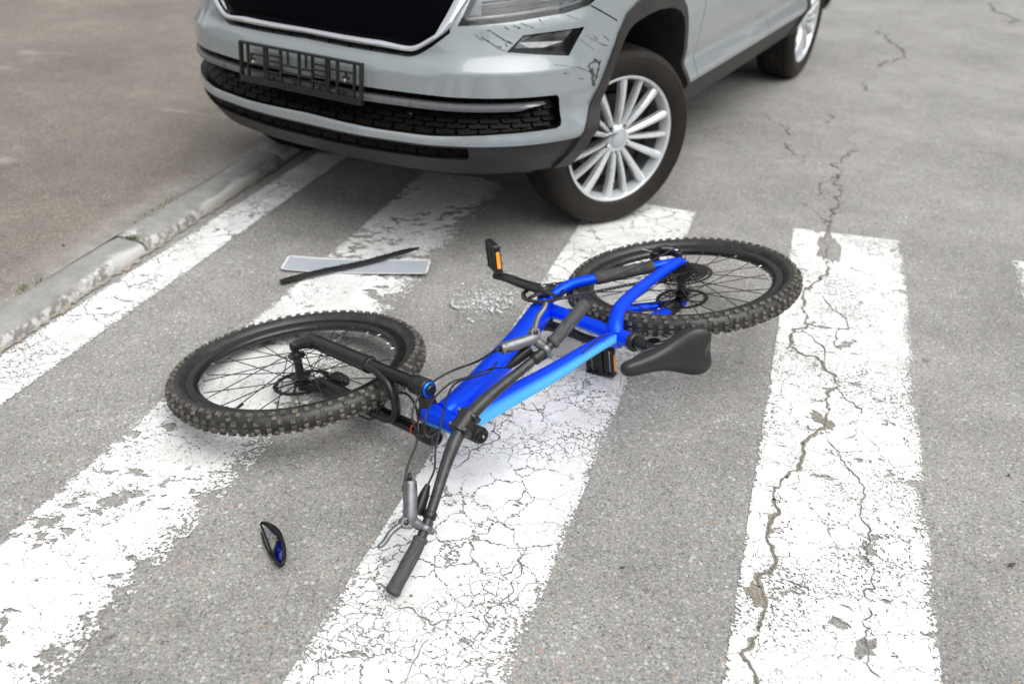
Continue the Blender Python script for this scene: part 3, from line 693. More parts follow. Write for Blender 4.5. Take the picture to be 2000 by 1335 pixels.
# --- chain: single links along its loop
def chain():
    rz = .0285+4*.0036+.0008; rc = 21*.0127/(2*math.pi)
    c1 = np.array([0, 0]); c2 = RH[:2]; pts = []
    d = c2-c1; L = np.linalg.norm(d); base = math.atan2(d[1], d[0]); dev = math.acos((CRR-.002-rc)/L)
    def arc(c, r, a0, a1, z, n):
        return [(c[0]+r*math.cos(a), c[1]+r*math.sin(a), z) for a in np.linspace(a0, a1, n)]
    Rg = CRR-.002
    # upper run (towards the saddle) tangent points
    top_ang = base-dev; bot_ang = base+dev
    path = arc(c1, Rg, bot_ang+0.0, bot_ang+ (2*math.pi-2*dev), CZ, 40)           # wraps the front of the chainring
    path += arc(c2, rc, top_ang, top_ang+math.radians(-185)+2*0, rz, 30) if False else []
    A = arc(c2, rc, base-dev, base+math.radians(95), rz, 30)
    gp = np.array([-.395, -.012]); tp = np.array([-.315, .004])                    # guide and tension pulleys
    path += A
    path += [(gp[0]-.012, gp[1]+.004, .050), (gp[0]+.004, gp[1]-.016, .049), (tp[0]+.002, tp[1]+.013, .048), (tp[0]+.016, tp[1]+.004, .048)]
    path += [(bx, by, CZ) for bx, by in [(-.15, (tp[1]+(-.062))/2+.0)]]
    path.append(path[0])
    return np.array(path, float)
P = chain(); Ls = np.r_[0, np.cumsum(np.linalg.norm(np.diff(P, axis=0), axis=1))]; NL = int(Ls[-1]/.0127)
mb = MB(); su = np.linspace(0, Ls[-1], NL*2+1)
C3 = np.stack([np.interp(su, Ls, P[:, i]) for i in range(3)], 1)
for i in range(NL):
    a, b = C3[2*i], C3[(2*i+2)]; d = nrm(b-a); q = nrm(np.cross(Z, d)); c = (a+b)/2
    for s in (-1, 1): mb.add(*box(c+Z*s*(.0030 if i % 2 else .0021), .0072, .0038, .0006, [d, q, Z], 0))
    mb.add(*cyl(a-Z*.0026, a+Z*.0026, .0036, 8))
mb.build('chain', M['chain'], bike, smooth=False)
# --- rear derailleur
mb = MB(); gp = np.array([-.395, -.012, .049]); tp = np.array([-.315, .004, .049]); D0 = RH+np.array([-.008, -.028, .074])
mb.add(*cyl(D0-Z*.010, D0+Z*.016, .0125, 18, bev=.002)); mb.add(*box(RH+np.array([-.005, -.014, .071]), .008, .020, .003, bev=.0015))
D1 = np.array([-.385, -.028, .072])
mb.add(*tube(cspline([D0+Z*.008, (D0+D1)/2+np.array([0, -.012, .018]), D1+Z*.008], 4), [.013, .0135, .014, .014, .013, .0125, .012, .0115, .011], 12, True, Z, .62, 3)[:2])
mb.add(*cyl(D1-Z*.022, D1+Z*.012, .0145, 18, bev=.002))
rd = mb.build('rear_derailleur', M['black_plastic'], bike, auto=40)
mb = MB()
for z in (-.0055, .0055):
    d = nrm(tp-gp); mb.add(*box((gp+tp)/2+Z*z, .052, .010, .0010, [d, np.cross(Z, d), Z], 0))
for c in (gp, tp): V, F = gear(.0235 if c is tp else .0215, 12, -.0012, .0012, .004); mb.add(xf(V, Matrix.Translation(Vector(c))), F)
mb.build('pulley_cage', M['dark_metal'], rd, auto=25)
mk('cover_plate', *tube(cspline([D0+np.array([.002, .002, .017]), D0+np.array([.020, -.012, .024]), D1+np.array([-.010, -.004, .020])], 4), .006, 10, True, Z, .5)[:2], M['steel'], rd)
mk('cable_end', *tube(cspline([D1+np.array([.002, .0, .010]), D1+np.array([.028, -.006, .022]), D1+np.array([.045, -.020, .028])], 5), .0011, 6)[:2], M['steel'], rd)
mk('gear_cable', *tube(cspline([(-.135, .105, .085), (-.25, .085, .092), (-.34, .06, .096), (-.41, .040, .105), (-.447, .018, .100), (-.440, -.018, .090)], 6), .0021, 8)[:2], M['black_plastic'], bike)
# rear brake caliper on the left chainstay
mb = MB(); c = np.array([-.372, .088, -.060]); mb.add(*box(c, .026, .017, .016, bev=.005)); mb.add(*cyl(c+np.array([.0, 0, -.022]), c+np.array([0, 0, .018]), .0155, 18, bev=.003)); mb.add(*box(c+np.array([-.03, -.012, -.004]), .010, .012, .008, bev=.003))
rc_ = mb.build('brake_caliper', M['black_plastic'], bike, auto=40)
mk('hose_fitting', *cyl(c+np.array([.026, .004, .006]), c+np.array([.050, .006, .008]), .0042, 10, bev=.001), M['steel'], rc_)
mk('brake_hose', *tube(cspline([c+np.array([.048, .006, .008]), (-.29, .10, -.045), (-.262, .07, -.03), (-.28, .035, -.046), (-.23, .03, -.07), (-.1, .01, -.066)], 6), .0025, 8)[:2], M['black_plastic'], bike)

# --- fork
mb = MB()
cr0 = CROWN
mb.add(*tube(cspline([cr0-FZ*.078, cr0-FZ*.066, cr0-FZ*.04+FA*.010, cr0+FA*.016, cr0+FZ*.04+FA*.010, cr0+FZ*.066, cr0+FZ*.078], 4), np.interp(np.linspace(0, 1, 25), [0, .1, .3, .5, .7, .9, 1], [.014, .021, .0185, .0215, .0185, .021, .014]), 16, True, FF, 1.0, 2.6)[:2])
for s in (-1, 1): mb.add(*cyl(cr0+FZ*s*.066-FA*.030, cr0+FZ*s*.066+FA*.022, .0240, 24, bev=.003))
mb.add(*cyl(cr0, cr0+ST*.020, .027, 24))
fork = mb.build('fork', M['fork_black'], bike, auto=45)
AXO = FH-FF*.0
LOWTOP = .292
base = FH-FF*.044
for s in (-1, 1):
    mb = MB(); a0 = base+FZ*s*.066
    mb.add(*cyl(a0+FA*.02, cr0+FZ*s*.066-FA*.02, .0170, 24)); mb.build('stanchion', M['gloss_black'], fork)
    mb = MB()
    Pp = [a0+FA*.018, a0+FA*.026, a0+FA*.10, a0+FA*.20, a0+FA*(LOWTOP-.02), a0+FA*LOWTOP]
    mb.add(*tube(cspline(Pp, 3), np.interp(np.linspace(0, 1, 16), [0, .05, .3, .7, .92, 1], [.012, .0175, .0205, .0212, .0238, .0230]), 22)[:2])
    mb.add(*tube(cspline([a0+FA*.045, a0+FA*.018+FF*.020, FH+FZ*s*.062], 4), [.0165, .0165, .0165, .016, .0155, .0150, .0145, .014, .0135], 14, True, FZ, 1, 2.6)[:2])
    mb.add(*cyl(FH+FZ*s*.050, FH+FZ*s*.0715, .0142, 22, bev=.002))
    lw = mb.build('fork_leg', M['fork_black'], fork, auto=50)
    mk('wiper_seal', *cyl(a0+FA*(LOWTOP-.003), a0+FA*(LOWTOP+.008), .0212, 22, bev=.002), M['black_plastic'], lw)
mb = MB()
def arch(u, f, h): return base+FZ*u+FF*f+FA*h
A = cspline([arch(.068, .004, .255), arch(.069, .010, .30), arch(.064, .014, .352), arch(.045, .017, .392), arch(0, .019, .408), arch(-.045, .017, .392), arch(-.064, .014, .352), arch(-.069, .010, .30), arch(-.068, .004, .255)], 6)
mb.add(*tube(A, np.interp(np.linspace(0, 1, len(A)), [0, .12, .5, .88, 1], [.016, .0125, .0115, .0125, .016]), 14, True, FF, .75, 3)[:2]); mb.build('fork_arch', M['fork_black'], fork, auto=50)
mk('axle', *cyl(FH-FZ*.070, FH+FZ*.0722, .0085, 20, bev=.001), M['grey_metal'], fork)
mk('adjuster_knob', *cyl(cr0+FZ*.066+FA*.021, cr0+FZ*.066+FA*.030, .0195, 24, bev=.002), M['blue_anod'], fork, auto=40)
mk('adjuster_dial', *cyl(cr0+FZ*.066+FA*.029, cr0+FZ*.066+FA*.037, .0135, 20, bev=.002), M['matte_black'], fork, auto=40)
V, F = lathe([(0, .004), (.006, .004), (.008, .001), (.013, .001), (.0135, .004), (.0185, .004), (.0195, 0), (.0195, -.01)], 24); mk('top_cap', xf(V, frame_mat(cr0-FZ*.066+FA*.026, FA)), F, M['gloss_black'], fork, auto=30)
V, F = lathe([(.0163, -.0016), (.0180, -.001), (.0180, .001), (.0163, .0016)], 28, True); mk('travel_ring', xf(V, frame_mat(cr0-FZ*.066-FA*.052, FA)), F, M['orange_ring'], fork)
# front brake caliper on the left leg, inside the wheel
mb = MB(); c = base-FZ*.050+FA*.075-FF*.030; mb.add(*box(c, .017, .030, .015, [FF, FA, FZ], .005)); mb.add(*cyl(c-FZ*.02, c+FZ*.017, .0150, 18, bev=.003)); mb.add(*cyl(c+FA*.028-FZ*.004, c+FA*.034+FZ*.006, .006, 10))
mb.build('brake_caliper', M['black_plastic'], bike, auto=40)
# hose guide on the lower left leg
mb = MB(); c = base-FZ*.082+FA*.268-FF*.012; mb.add(*box(c, .012, .018, .008, [FF, FA, FZ], .003)); mb.add(*tube(cspline([c, c-FF*.018-FA*.012, c-FF*.022-FA*.034], 4), .0055, 8)[:2]); mb.build('hose_guide', M['fork_black'], fork)

# --- cockpit
mb = MB()
for i, (a, b, r) in enumerate(((.001, .006, .0255), (.0065, .016, .0225), (.0165, .021, .0205))): mb.add(*cyl(HT+ST*a, HT+ST*b, r, 26, bev=.001))
mb.build('headset', M['black_plastic'], bike, auto=40)
STC = HT+ST*.052
mb = MB()
mb.add(*cyl(HT+ST*.0215, HT+ST*.0785, .0205, 26, bev=.003))
mb.add(*tube(cspline([STC+BF*.002, STC+BF*.02, STC+BF*.036], 3), [.0200, .0198, .0192, .0185, .018, .0175, .017], 18, True, ST, .95, 2.8)[:2])
# clamp around the bar
mb.add(*tube([CLAMP-BZ*.026, CLAMP-BZ*.024, CLAMP+BZ*.024, CLAMP+BZ*.026], [.0195, .0225, .0225, .0195], 22, True)[:2])
for s in (-1, 1):
    for v in (-1, 1): mb.add(*box(CLAMP+BZ*s*.0185+ST*v*.0225-BF*.001, .0062, .0058, .0125, [BZ, ST, BF], .002))
stem = mb.build('stem', M['fork_black'], bike, auto=45)
for s in (-1, 1):
    for v in (-1, 1): mk('stem_bolt', *cyl(CLAMP+BZ*s*.0185+ST*v*.0225+BF*.011, CLAMP+BZ*s*.0185+ST*v*.0225+BF*.0150, .0040, 12, bev=.0008), M['grey_metal'], stem)
V, F = lathe([(0, .0045), (.003, .0045), (.0035, .0015), (.0055, .0015), (.006, .0042), (.0065, .003), (.015, .0028), (.018, .001), (.0185, -.002)], 28); mk('stem_cap', xf(V, frame_mat(HT+ST*.0800, ST)), F, M['gloss_black'], stem, auto=30)
mk('cap_bolt', *cyl(HT+ST*.083, HT+ST*.0855, .0042, 12, bev=.0008), M['steel'], stem)
RISE, SWEEP, HALF = .0699, .0395, .391
def barp(u):
    a = abs(u); k = sst(a, .01, .30); q = a/HALF
    return CLAMP+BZ*u+ST*(RISE*(.55*k+.45*q))-BF*SWEEP*(.45*k+.55*q)
us = np.linspace(-HALF, HALF, 61); BP = np.array([barp(u) for u in us])
rb = np.interp(np.abs(us), [0, .045, .13, .20, HALF], [.0159, .0159, .0125, .0111, .0111])
bar = mk('handlebar', *tube(BP, rb, 20)[:2], M['bar'], bike)
def bframe(u):
    t_ = nrm(barp(u+.004)-barp(u-.004)); f = nrm(BF-t_*(BF@t_)); s_ = np.cross(t_, f); return barp(u), t_, f, (s_ if s_@ST > 0 else -s_)
for s, lab in ((1, 'raised grip with wavy grooves'), (-1, 'grip with wavy grooves touching the road')):
    ug = np.linspace(.262, .3925, 44)*s; P = np.array([barp(u) for u in ug]); V = []; F = []; n = 36
    for i, u in enumerate(ug):
        p, t_, f, st__ = bframe(u); k = i/43
        for j in range(n):
            a = 2*math.pi*j/n
            r = .0158-.0012*math.sin(k*math.pi*2.0)*.6+.0005*math.cos(a)
            g = 0
            for ph, fr in ((0, 7.5), (2.1, 6.0), (4.2, 8.5)):
                dd = (a-(ph+math.sin(k*fr+ph)*.75)+math.pi) % (2*math.pi)-math.pi; g = max(g, math.exp(-(dd/.13)**2))
            if .08 < k < .92: r -= .0026*g; r += .0007*math.sin(k*9+a*2)
            if k < .07 or k > .93: r = .0170
            if k in (0.0, 1.0): r = .0135
            V.append(p+f*r*math.cos(a)+st__*r*math.sin(a))
    for i in range(43):
        for j in range(n): q = i*n+j; F.append((q, i*n+(j+1) % n, (i+1)*n+(j+1) % n, (i+1)*n+j))
    F.append(tuple(range(n))[::-1]); F.append(tuple(range(43*n, 44*n)))
    g_ = mk('grip', V, F, M['grip'], bar, auto=50); tag(g_, lab)
    p, t_, f, st__ = bframe(.388*s); mk('grip_end', *cyl(p, p+t_*s*.006, .0150, 20, bev=.002), M['matte_black'], g_)
def lever(s):
    p, t_, f, u_ = bframe(.243*s); t_ = t_*s            # t_ points outwards
    fd = nrm(f*.86-u_*.50)                               # lever plane, tipped a little downwards
    up = nrm(np.cross(t_, fd)); up = up if up@u_ > 0 else -up
    mb = MB()
    mb.add(*cyl(p-t_*.0065, p+t_*.0065, .0170, 20, bev=.0015)); mb.add(*box(p-fd*.016+t_*.0, .0062, .006, .008, [t_, fd, up], .0015))
    c0 = p+fd*.020-t_*.004
    mb.add(*tube(cspline([p+fd*.012, p+fd*.024-t_*.003, p+fd*.038-t_*.006], 3), [.0125, .0128, .013, .013, .013, .0128, .0125], 12, True, up, .85, 2.6)[:2])
    body = cspline([p+fd*.034+t_*.006, p+fd*.042-t_*.014, p+fd*.056-t_*.046, p+fd*.069-t_*.074, p+fd*.072-t_*.080], 4)
    mb.add(*tube(body, np.interp(np.linspace(0, 1, len(body)), [0, .15, .5, .9, 1], [.0115, .0160, .0172, .0158, .012]), 14, True, up, .82, 3.4)[:2])
    pv = p+fd*.048+t_*.006
    mb.add(*cyl(pv-up*.0115, pv+up*.0115, .0118, 18, bev=.0015))
    o = mb.build('brake_lever', M['grey_metal'], bike, auto=45)
    mk('pivot_cap', *cyl(pv+up*.0112, pv+up*.0130, .0062, 14, bev=.0006), M['dark_metal'], o)
    bl = cspline([pv, pv+t_*.016+fd*.012, pv+t_*.034+fd*.021, pv+t_*.050+fd*.024, pv+t_*.062+fd*.029, pv+t_*.067+fd*.034], 5)
    mk('lever_blade', *tube(bl, np.interp(np.linspace(0, 1, len(bl)), [0, .2, .6, .95, 1], [.0098, .0086, .0078, .0068, .0045]), 12, True, up, .72, 3)[:2], M['grey_metal'], o)
    q = p+fd*.0575-t_*.050+up*.0142; bd = nrm(-t_*.066+fd*.030); bq = np.cross(up, bd)
    mk('reservoir_lid', *box(q, .026, .0095, .0016, [bd, bq, up], .0012), M['black_plastic'], o)
    e = p+fd*.072-t_*.080; bdr = nrm(np.array(e)-(p+fd*.042-t_*.014))
    mk('hose_boot', *cyl(e, e+bdr*.016, .0058, 12, .0038), M['black_plastic'], o)
    # shifter
    p2, t2, f2, u2 = bframe(.214*s); t2 = t2*s; mb = MB(); dn = nrm(-f2*.62-u2*.35)
    mb.add(*cyl(p2-t2*.008, p2+t2*.008, .0152, 20, bev=.0012))
    c = p2+nrm(f2*.5-u2*.8)*.026-t2*.012; mb.add(*tube(cspline([c+t2*.018, c, c-t2*.026, c-t2*.050], 4), np.interp(np.linspace(0, 1, 13), [0, .3, .7, 1], [.011, .0135, .0115, .006]), 14, True, f2, .8, 2.8)[:2])
    sh = mb.build('shifter', M['black_plastic'], bike, auto=45)
    tp_ = p2+dn*.030
    mk('thumb_paddle', *tube(cspline([p2+dn*.014, p2+dn*.026+t2*.004, p2+dn*.033+t2*.020, p2+dn*.034+t2*.036], 5), np.interp(np.linspace(0, 1, 16), [0, .4, .8, 1], [.0048, .0062, .0085, .005]), 12, True, np.cross(t2, dn), .5)[:2], M['black_plastic'], sh)
    return e+bdr*.015, c-t2*.050
re_, rs_ = lever(1); le_, ls_ = lever(-1)
def hose(pts, r=.0029, name='brake_hose'): return mk(name, *tube(cspline(pts, 7), r, 10)[:2], M['black_plastic'], bike)
hose([re_, (.342, .414, .085), (.411, .421, .08), (.47, .44, .07), (.517, .473, .05), (.536, .499, .02), (.524, .508, -.02), (.500, .470, -.034), (.455, .44, -.036)])
hose([rs_, (.316, .446, .072), (.384, .456, .072), (.422, .456, .068), (.473, .492, .06), (.508, .540, .05), (.522, .555, .02), (.508, .525, -.02), (.47, .47, -.036), (.43, .435, -.037)], .0023, 'gear_cable')
hose([ls_, (.530, .640, -.036), (.512, .600, -.010), (.482, .557, .024), (.446, .495, .052), (.408, .448, .060), (.352, .430, .054), (.31, .40, .040), (.27, .345, .036)], .0023, 'gear_cable')
hose([le_, (.601, .589, -.10), (.568, .533, -.07), (.536, .506, -.036), (.516, .462, .0), (.508, .40, .012), (.515, .335, .010), (.539, .286, -.01), (.568, .272, -.04), (.600, .262, -.075), (.622, .215, -.082), (.645, .16, -.084), (.675, .10, -.074)])
hose([(-.054, .331, .024), (-.02, .345, .030), (.02, .372, .028), (.05, .385, .02)], .0021, 'gear_cable')

# ================================================================== CAR
# local frame: x forward, y left, z up; origin on the road under the middle of the front axle
CX, CY, PSI, STEER, WB, TRK, TR_ = -.3295, 3.8368, -2.0795, -.4961, 2.70, .762, .343
CM = Matrix.Translation((CX, CY, 0)) @ Matrix.Rotation(PSI, 4, 'Z')
car = empty('car', CM); tag(car, 'light grey sport utility car with scratched bumper stopped over the crossing', 'car')
def car_paint():
    t = NT('car_paint'); co = t.coord()
    c = t.mix(t.noise(co, 3, 3), (.232, .260, .274), (.248, .277, .290))
    fl = t.ramp(t.noise(co, 1400, 1), [(.35, .92), (.65, 1.08)]); c = t.mix(1.0, c, fl, 'MULTIPLY')
    sx = t.n('SeparateXYZ', i0=co)
    low = t.math('MULTIPLY', t.math('SUBTRACT', 1.0, t.smooth(sx.outputs[2], .35, .75)), t.smooth(t.noise(co, 7, 6, .65), .40, .75))
    c = t.mix(t.math('MULTIPLY', low, .22), c, (.26, .235, .20))
    t.principled(Base_Color=c, Roughness=t.ramp(t.noise(co, 5, 4), [(.3, .20), (.7, .30)]), Metallic=.05, Coat_Weight=1.0, Coat_Roughness=.03); return t.m
M['paint'] = car_paint()
M['clad'] = simple('cladding_plastic', (.024, .0235, .023), .5, var=.15, scale=500, bump=.15, dirt=(.07, .06, .05), dirt_amt=.3, dirt_scale=5, spec=.35)
M['intake'] = simple('intake_plastic', (.0048, .0042, .0038), .35, var=.25, spec=.07)
M['void'] = simple('engine_bay_black', (.006, .006, .006), .8)
M['grille'] = simple('grille_black', (.0012, .0014, .0022), .6, var=.1, spec=.02)
M['chrome'] = simple('chrome', (.80, .81, .83), .10, metal=1, var=.04)
M['satin'] = simple('satin_grey', (.17, .175, .185), .36, metal=.45, var=.08)
M['tyre'] = simple('car_tyre', (.011, .009, .0075), .60, var=.2, dirt=(.024, .017, .0125), dirt_amt=.9, dirt_scale=4, spec=.28)
M['alloy'] = simple('alloy_silver', (.66, .68, .70), .28, metal=.45, var=.04, scale=9, dirt=(.30, .27, .23), dirt_amt=.2, dirt_scale=9)
M['glass_dark'] = simple('tinted_glass', (.012, .014, .016), .04, var=.05, coat=1.0)
M['lamp_inside'] = simple('lamp_reflector', (.045, .052, .06), .2, metal=.6, var=.5, scale=14)
M['liner'] = simple('wheel_liner', (.010, .010, .010), .9, dirt=(.03, .026, .022), dirt_amt=.5)
M['mudguard'] = simple('muddy_liner', (.075, .062, .048), .85, var=.4, scale=30, dirt=(.20, .165, .12), dirt_amt=.7, dirt_scale=15)

# ---- body skin: plan curve swept over height. parameter s = arc length from the nose, z = height
PL = np.array([(.84,0),(.836,.2),(.815,.35),(.78,.5),(.722,.62),(.63,.73),(.52,.815),(.42,.868),(.30,.905),(.15,.922),(0,.93),(-.5,.935),(-1.4,.94),(-2.2,.938),(-2.8,.93),(-3.2,.90),(-3.45,.84),(-3.6,.7),(-3.68,.4),(-3.7,0)])
def cr(P, n=24):
    Q = np.vstack([[P[1][0], -P[1][1]], P, [P[-2][0], -P[-2][1]]]); out = []
    for i in range(1, len(Q)-2):
        p0, p1, p2, p3 = Q[i-1:i+3]
        t1 = np.linalg.norm(p1-p0)**.5; t2 = t1+np.linalg.norm(p2-p1)**.5; t3 = t2+np.linalg.norm(p3-p2)**.5
        t = np.linspace(t1, t2, n, endpoint=False)[:, None]
        A1 = (t1-t)/t1*p0+t/t1*p1; A2 = (t2-t)/(t2-t1)*p1+(t-t1)/(t2-t1)*p2; A3 = (t3-t)/(t3-t2)*p2+(t-t2)/(t3-t2)*p3
        B1 = (t2-t)/t2*A1+t/t2*A2; B2 = (t3-t)/(t3-t1)*A2+(t-t1)/(t3-t1)*A3
        out.append((t2-t)/(t2-t1)*B1+(t-t1)/(t2-t1)*B2)
    out.append(P[-1:]); return np.vstack(out)
PC = cr(PL); SS = np.r_[0, np.cumsum(np.linalg.norm(np.diff(PC, axis=0), axis=1))]
PT = np.gradient(PC, SS, axis=0); PT /= np.linalg.norm(PT, axis=1)[:, None]; PN = np.stack([PT[:, 1]*1.0, -PT[:, 0]], 1); PN[0] = (1, 0); PN[-1] = (-1, 0)
SEND = SS[-1]
def s_of_x(x): return float(np.interp(-x, -PC[:, 0], SS))
def curve(xs, ys, z):
    # smooth interpolation through (xs, ys)
    return np.interp(z, CZG, np.interp(CZG, xs, ys) if False else SMO[(tuple(xs), tuple(ys))])
CZG = np.linspace(.2, 1.1, 361); SMO = {}
def smo(xs, ys, k):
    y = np.interp(CZG, xs, ys); ker = np.hanning(k); ker /= ker.sum(); yp = np.pad(y, k//2, mode='edge'); SMO[(tuple(xs), tuple(ys))] = np.convolve(yp, ker, 'valid')[:len(CZG)]
    return tuple(xs), tuple(ys)
FO = smo([.2, .30, .35, .42, .455, .48, .5, .6, .685, .715, .74, .76, .8, .9, 1.0, 1.1], [-.22, -.10, -.05, 0, .016, .018, .004, -.004, -.006, -.018, -.036, -.036, -.045, -.09, -.15, -.3], 9)
FO2 = smo([.2, .30, .35, .42, .455, .48, .5, .6, .70, .725, .75, .79, .84, .9, 1.0, 1.1], [-.22, -.10, -.05, 0, .010, .010, .004, .002, .004, -.012, -.026, -.040, -.052, -.09, -.15, -.3], 7)
SO = smo([.2, .30, .345, .40, .455, .475, .50, .56, .62, .75, .9, 1.0, 1.1], [-.18, -.10, -.062, -.030, -.012, .004, .002, -.026, -.012, 0, -.004, -.02, -.06], 9)
def surf(s, z, extra=0.0):
    s = np.asarray(s, float); z = np.asarray(z, float); a = np.abs(s)
    x = np.interp(a, SS, PC[:, 0]); y = np.interp(a, SS, PC[:, 1]); nx = np.interp(a, SS, PN[:, 0]); ny = np.interp(a, SS, PN[:, 1])
    w_ = np.clip((a-.75)/.45, 0, 1); w_ = w_*w_*(3-2*w_)
    f = np.clip((a-.45)/.14, 0, 1); f = f*f*(3-2*f)
    of = (1-f)*np.interp(z, CZG, SMO[FO])+f*np.interp(z, CZG, SMO[FO2])
    o = (1-w_)*of+w_*np.interp(z, CZG, SMO[SO])+extra
    return np.stack([x+nx*o, np.sign(s+1e-12)*(y+ny*o), z], -1)
def snormal(s, z):
    e = .004; a = surf(np.asarray(s)+e, z)-surf(np.asarray(s)-e, z); b = surf(s, np.asarray(z)+e)-surf(s, np.asarray(z)-e)
    n = np.cross(a, b); n /= np.linalg.norm(n, axis=-1)[..., None]; return n
def mirror(P): return [(-s, z) for s, z in P][::-1]
def sym(P): return P+[(-s, z) for s, z in P[::-1] if abs(s) > 1e-6]
ZT = .985; ZB = .345
def dens(P, step=.02, closed=True):
    out = []; n = len(P)
    for i in range(n if closed else n-1):
        a = np.array(P[i]); b = np.array(P[(i+1) % n]); k = max(1, int(np.ceil(np.linalg.norm(b-a)/step)))
        out += [tuple(a+(b-a)*j/k) for j in range(k)]
    if not closed: out.append(tuple(P[-1]))
    return out
ARI = [(.447, .30), (.425, .345), (.36, .50), (.315, .625), (.289, .708), (.262, .762), (.235, .790), (.195, .808), (.1, .822), (0, .826), (-.125, .814), (-.205, .790), (-.25, .758), (-.283, .71), (-.32, .62), (-.36, .508), (-.405, .40), (-.42, .30)]
ARO = [(.50, .30), (.468, .40), (.436, .463), (.352, .64), (.312, .74), (.290, .790), (.245, .848), (.17, .876), (.05, .888), (-.1, .878), (-.21, .845), (-.275, .79), (-.325, .70), (-.36, .61), (-.392, .50), (-.43, .40), (-.452, .30)]
AR2I = [(x*1.02-WB, z) for x, z in ARI]; AR2O = [(x*1.02-WB, z) for x, z in ARO]
toS = lambda P: [(s_of_x(x), z) for x, z in P]
R = {}
R['grille'] = sym([(0, .778), (.30, .776), (.385, .768), (.41, .7685), (.432, .776), (.488, .808), (.520, .860), (.544, .904), (.592, .975)])
R['chrome'] = sym([(0, .757), (.31, .751), (.39, .747), (.415, .748), (.436, .755), (.484, .782), (.536, .816), (.558, .842), (.582, .876), (.608, .908), (.660, .976)])
R['slot'] = sym([(0, .738), (.3, .733), (.39, .7305), (.412, .732), (.436, .740), (.484, .768), (.545, .812), (.545, .86), (0, .86)][:7]+[(.5455, .830)])
R['intake'] = sym([(0, .624), (.60, .623), (.914, .620), (.924, .610), (.938, .53), (.934, .515), (.918, .508), (.72, .503), (.5, .492), (.3, .491), (0, .497)])
R['slot2'] = sym([(0, .4555), (.606, .4555), (.613, .448), (.616, .42), (.606, .410), (.5, .407), (0, .401)])
for sd, fn in (('l', lambda P: P), ('r', mirror)):
    R['fog_'+sd] = fn([(.738, .760), (.80, .808), (1.022, .825), (.958, .740)])
    R['head_'+sd] = fn([(.613, .906), (.571, .834), (.764, .848), (.948, .868), (1.04, .888), (1.085, .915), (1.10, .945), (1.06, .976), (.667, .976)])
    R['arch_'+sd] = fn(toS(ARI)); R['clad_'+sd] = fn(toS(ARO)); R['arch2_'+sd] = fn(toS(AR2I)); R['clad2_'+sd] = fn(toS(AR2O))
    R['gap1_'+sd] = fn([(1.045, .886), (1.163, .828), (1.166, .8315), (1.05, .889)])
    for i, x in enumerate((-.50, -1.52, -2.36)): R['gap%d_%s' % (i+2, sd)] = fn([(s_of_x(x+.002), .478), (s_of_x(x+.002), .984), (s_of_x(x-.002), .984), (s_of_x(x-.002), .478)])
LOWF = [(-1.06, .463), (1.06, .463)]
def inpoly(P, Q):
    P = np.asarray(P); Q = np.asarray(Q); x, y = P[:, 0], P[:, 1]; r = np.zeros(len(P), bool); n = len(Q)
    for i in range(n):
        x1, y1 = Q[i]; x2, y2 = Q[(i+1) % n]; c = (y1 > y) != (y2 > y)
        r ^= c & (x < (x2-x1)*(y-y1)/((y2-y1) or 1e-12)+x1)
    return r
pts = []; edg = []
def addpoly(P, closed=True, step=.02):
    D = dens(P, step, closed); b = len(pts); pts.extend(D); n = len(D)
    for i in range(n if closed else n-1): edg.append((b+i, b+(i+1) % n))
for k, P in R.items():
    P2 = [(s, min(max(z, ZB), ZT)) for s, z in P] if 'arch' in k or 'clad' in k else P
    R[k] = P2; addpoly(P2)
addpoly([(-SEND, ZB), (SEND, ZB), (SEND, ZT), (-SEND, ZT)], True, .04)
addpoly([(-1.035, .463), (1.035, .463)], False)
for sg in (1, -1):
    addpoly([(sg*s_of_x(-.40), .472), (sg*s_of_x(-2.26), .472)], False, .04); addpoly([(sg*s_of_x(-3.12), .472), (sg*(SEND-.01), .472)], False, .04)
NB = len(pts); B_ = np.array(pts)
gs_ = np.r_[np.arange(-SEND+.05, -1.3, .05), np.arange(-1.3, 1.3, .018), np.arange(1.3, SEND-.03, .05)]
gz_ = np.r_[np.arange(ZB+.015, ZT-.01, .0165)]
for a in gs_:
    for b in gz_:
        if np.min(np.abs(B_[:, 0]-a)+np.abs(B_[:, 1]-b)) > .012: pts.append((a, b))
res = mgeo.delaunay_2d_cdt([Vector(p) for p in pts], edg, [], 0, 1e-5)
cv = np.array([(v.x, v.y) for v in res[0]]); ct = np.array([f for f in res[2]]); cc = cv[ct].mean(1)
lab = np.full(len(ct), 'body', dtype=object)
side = (np.abs(cc[:, 0]) > 1.10)
lab[(cc[:, 1] < .463) & ~side] = 'lip'; lab[(cc[:, 1] < .472) & side] = 'sill'
for k in ('gap1', 'gap2', 'gap3', 'gap4'):
    for sd in 'lr': lab[inpoly(cc, R[k+'_'+sd])] = k+'_'+sd
lab[inpoly(cc, R['slot'])] = 'slot'; lab[inpoly(cc, R['chrome'])] = 'chrome'; lab[inpoly(cc, R['grille'])] = 'grille'; lab[inpoly(cc, R['intake'])] = 'intake'; lab[inpoly(cc, R['slot2'])] = 'slot2'
for sd in 'lr':
    lab[inpoly(cc, R['fog_'+sd])] = 'fog_'+sd; lab[inpoly(cc, R['head_'+sd])] = 'head_'+sd
    lab[inpoly(cc, R['clad_'+sd])] = 'clad_'+sd; lab[inpoly(cc, R['clad2_'+sd])] = 'clad2_'+sd
    lab[inpoly(cc, R['arch_'+sd])] = 'hole'; lab[inpoly(cc, R['arch2_'+sd])] = 'hole'
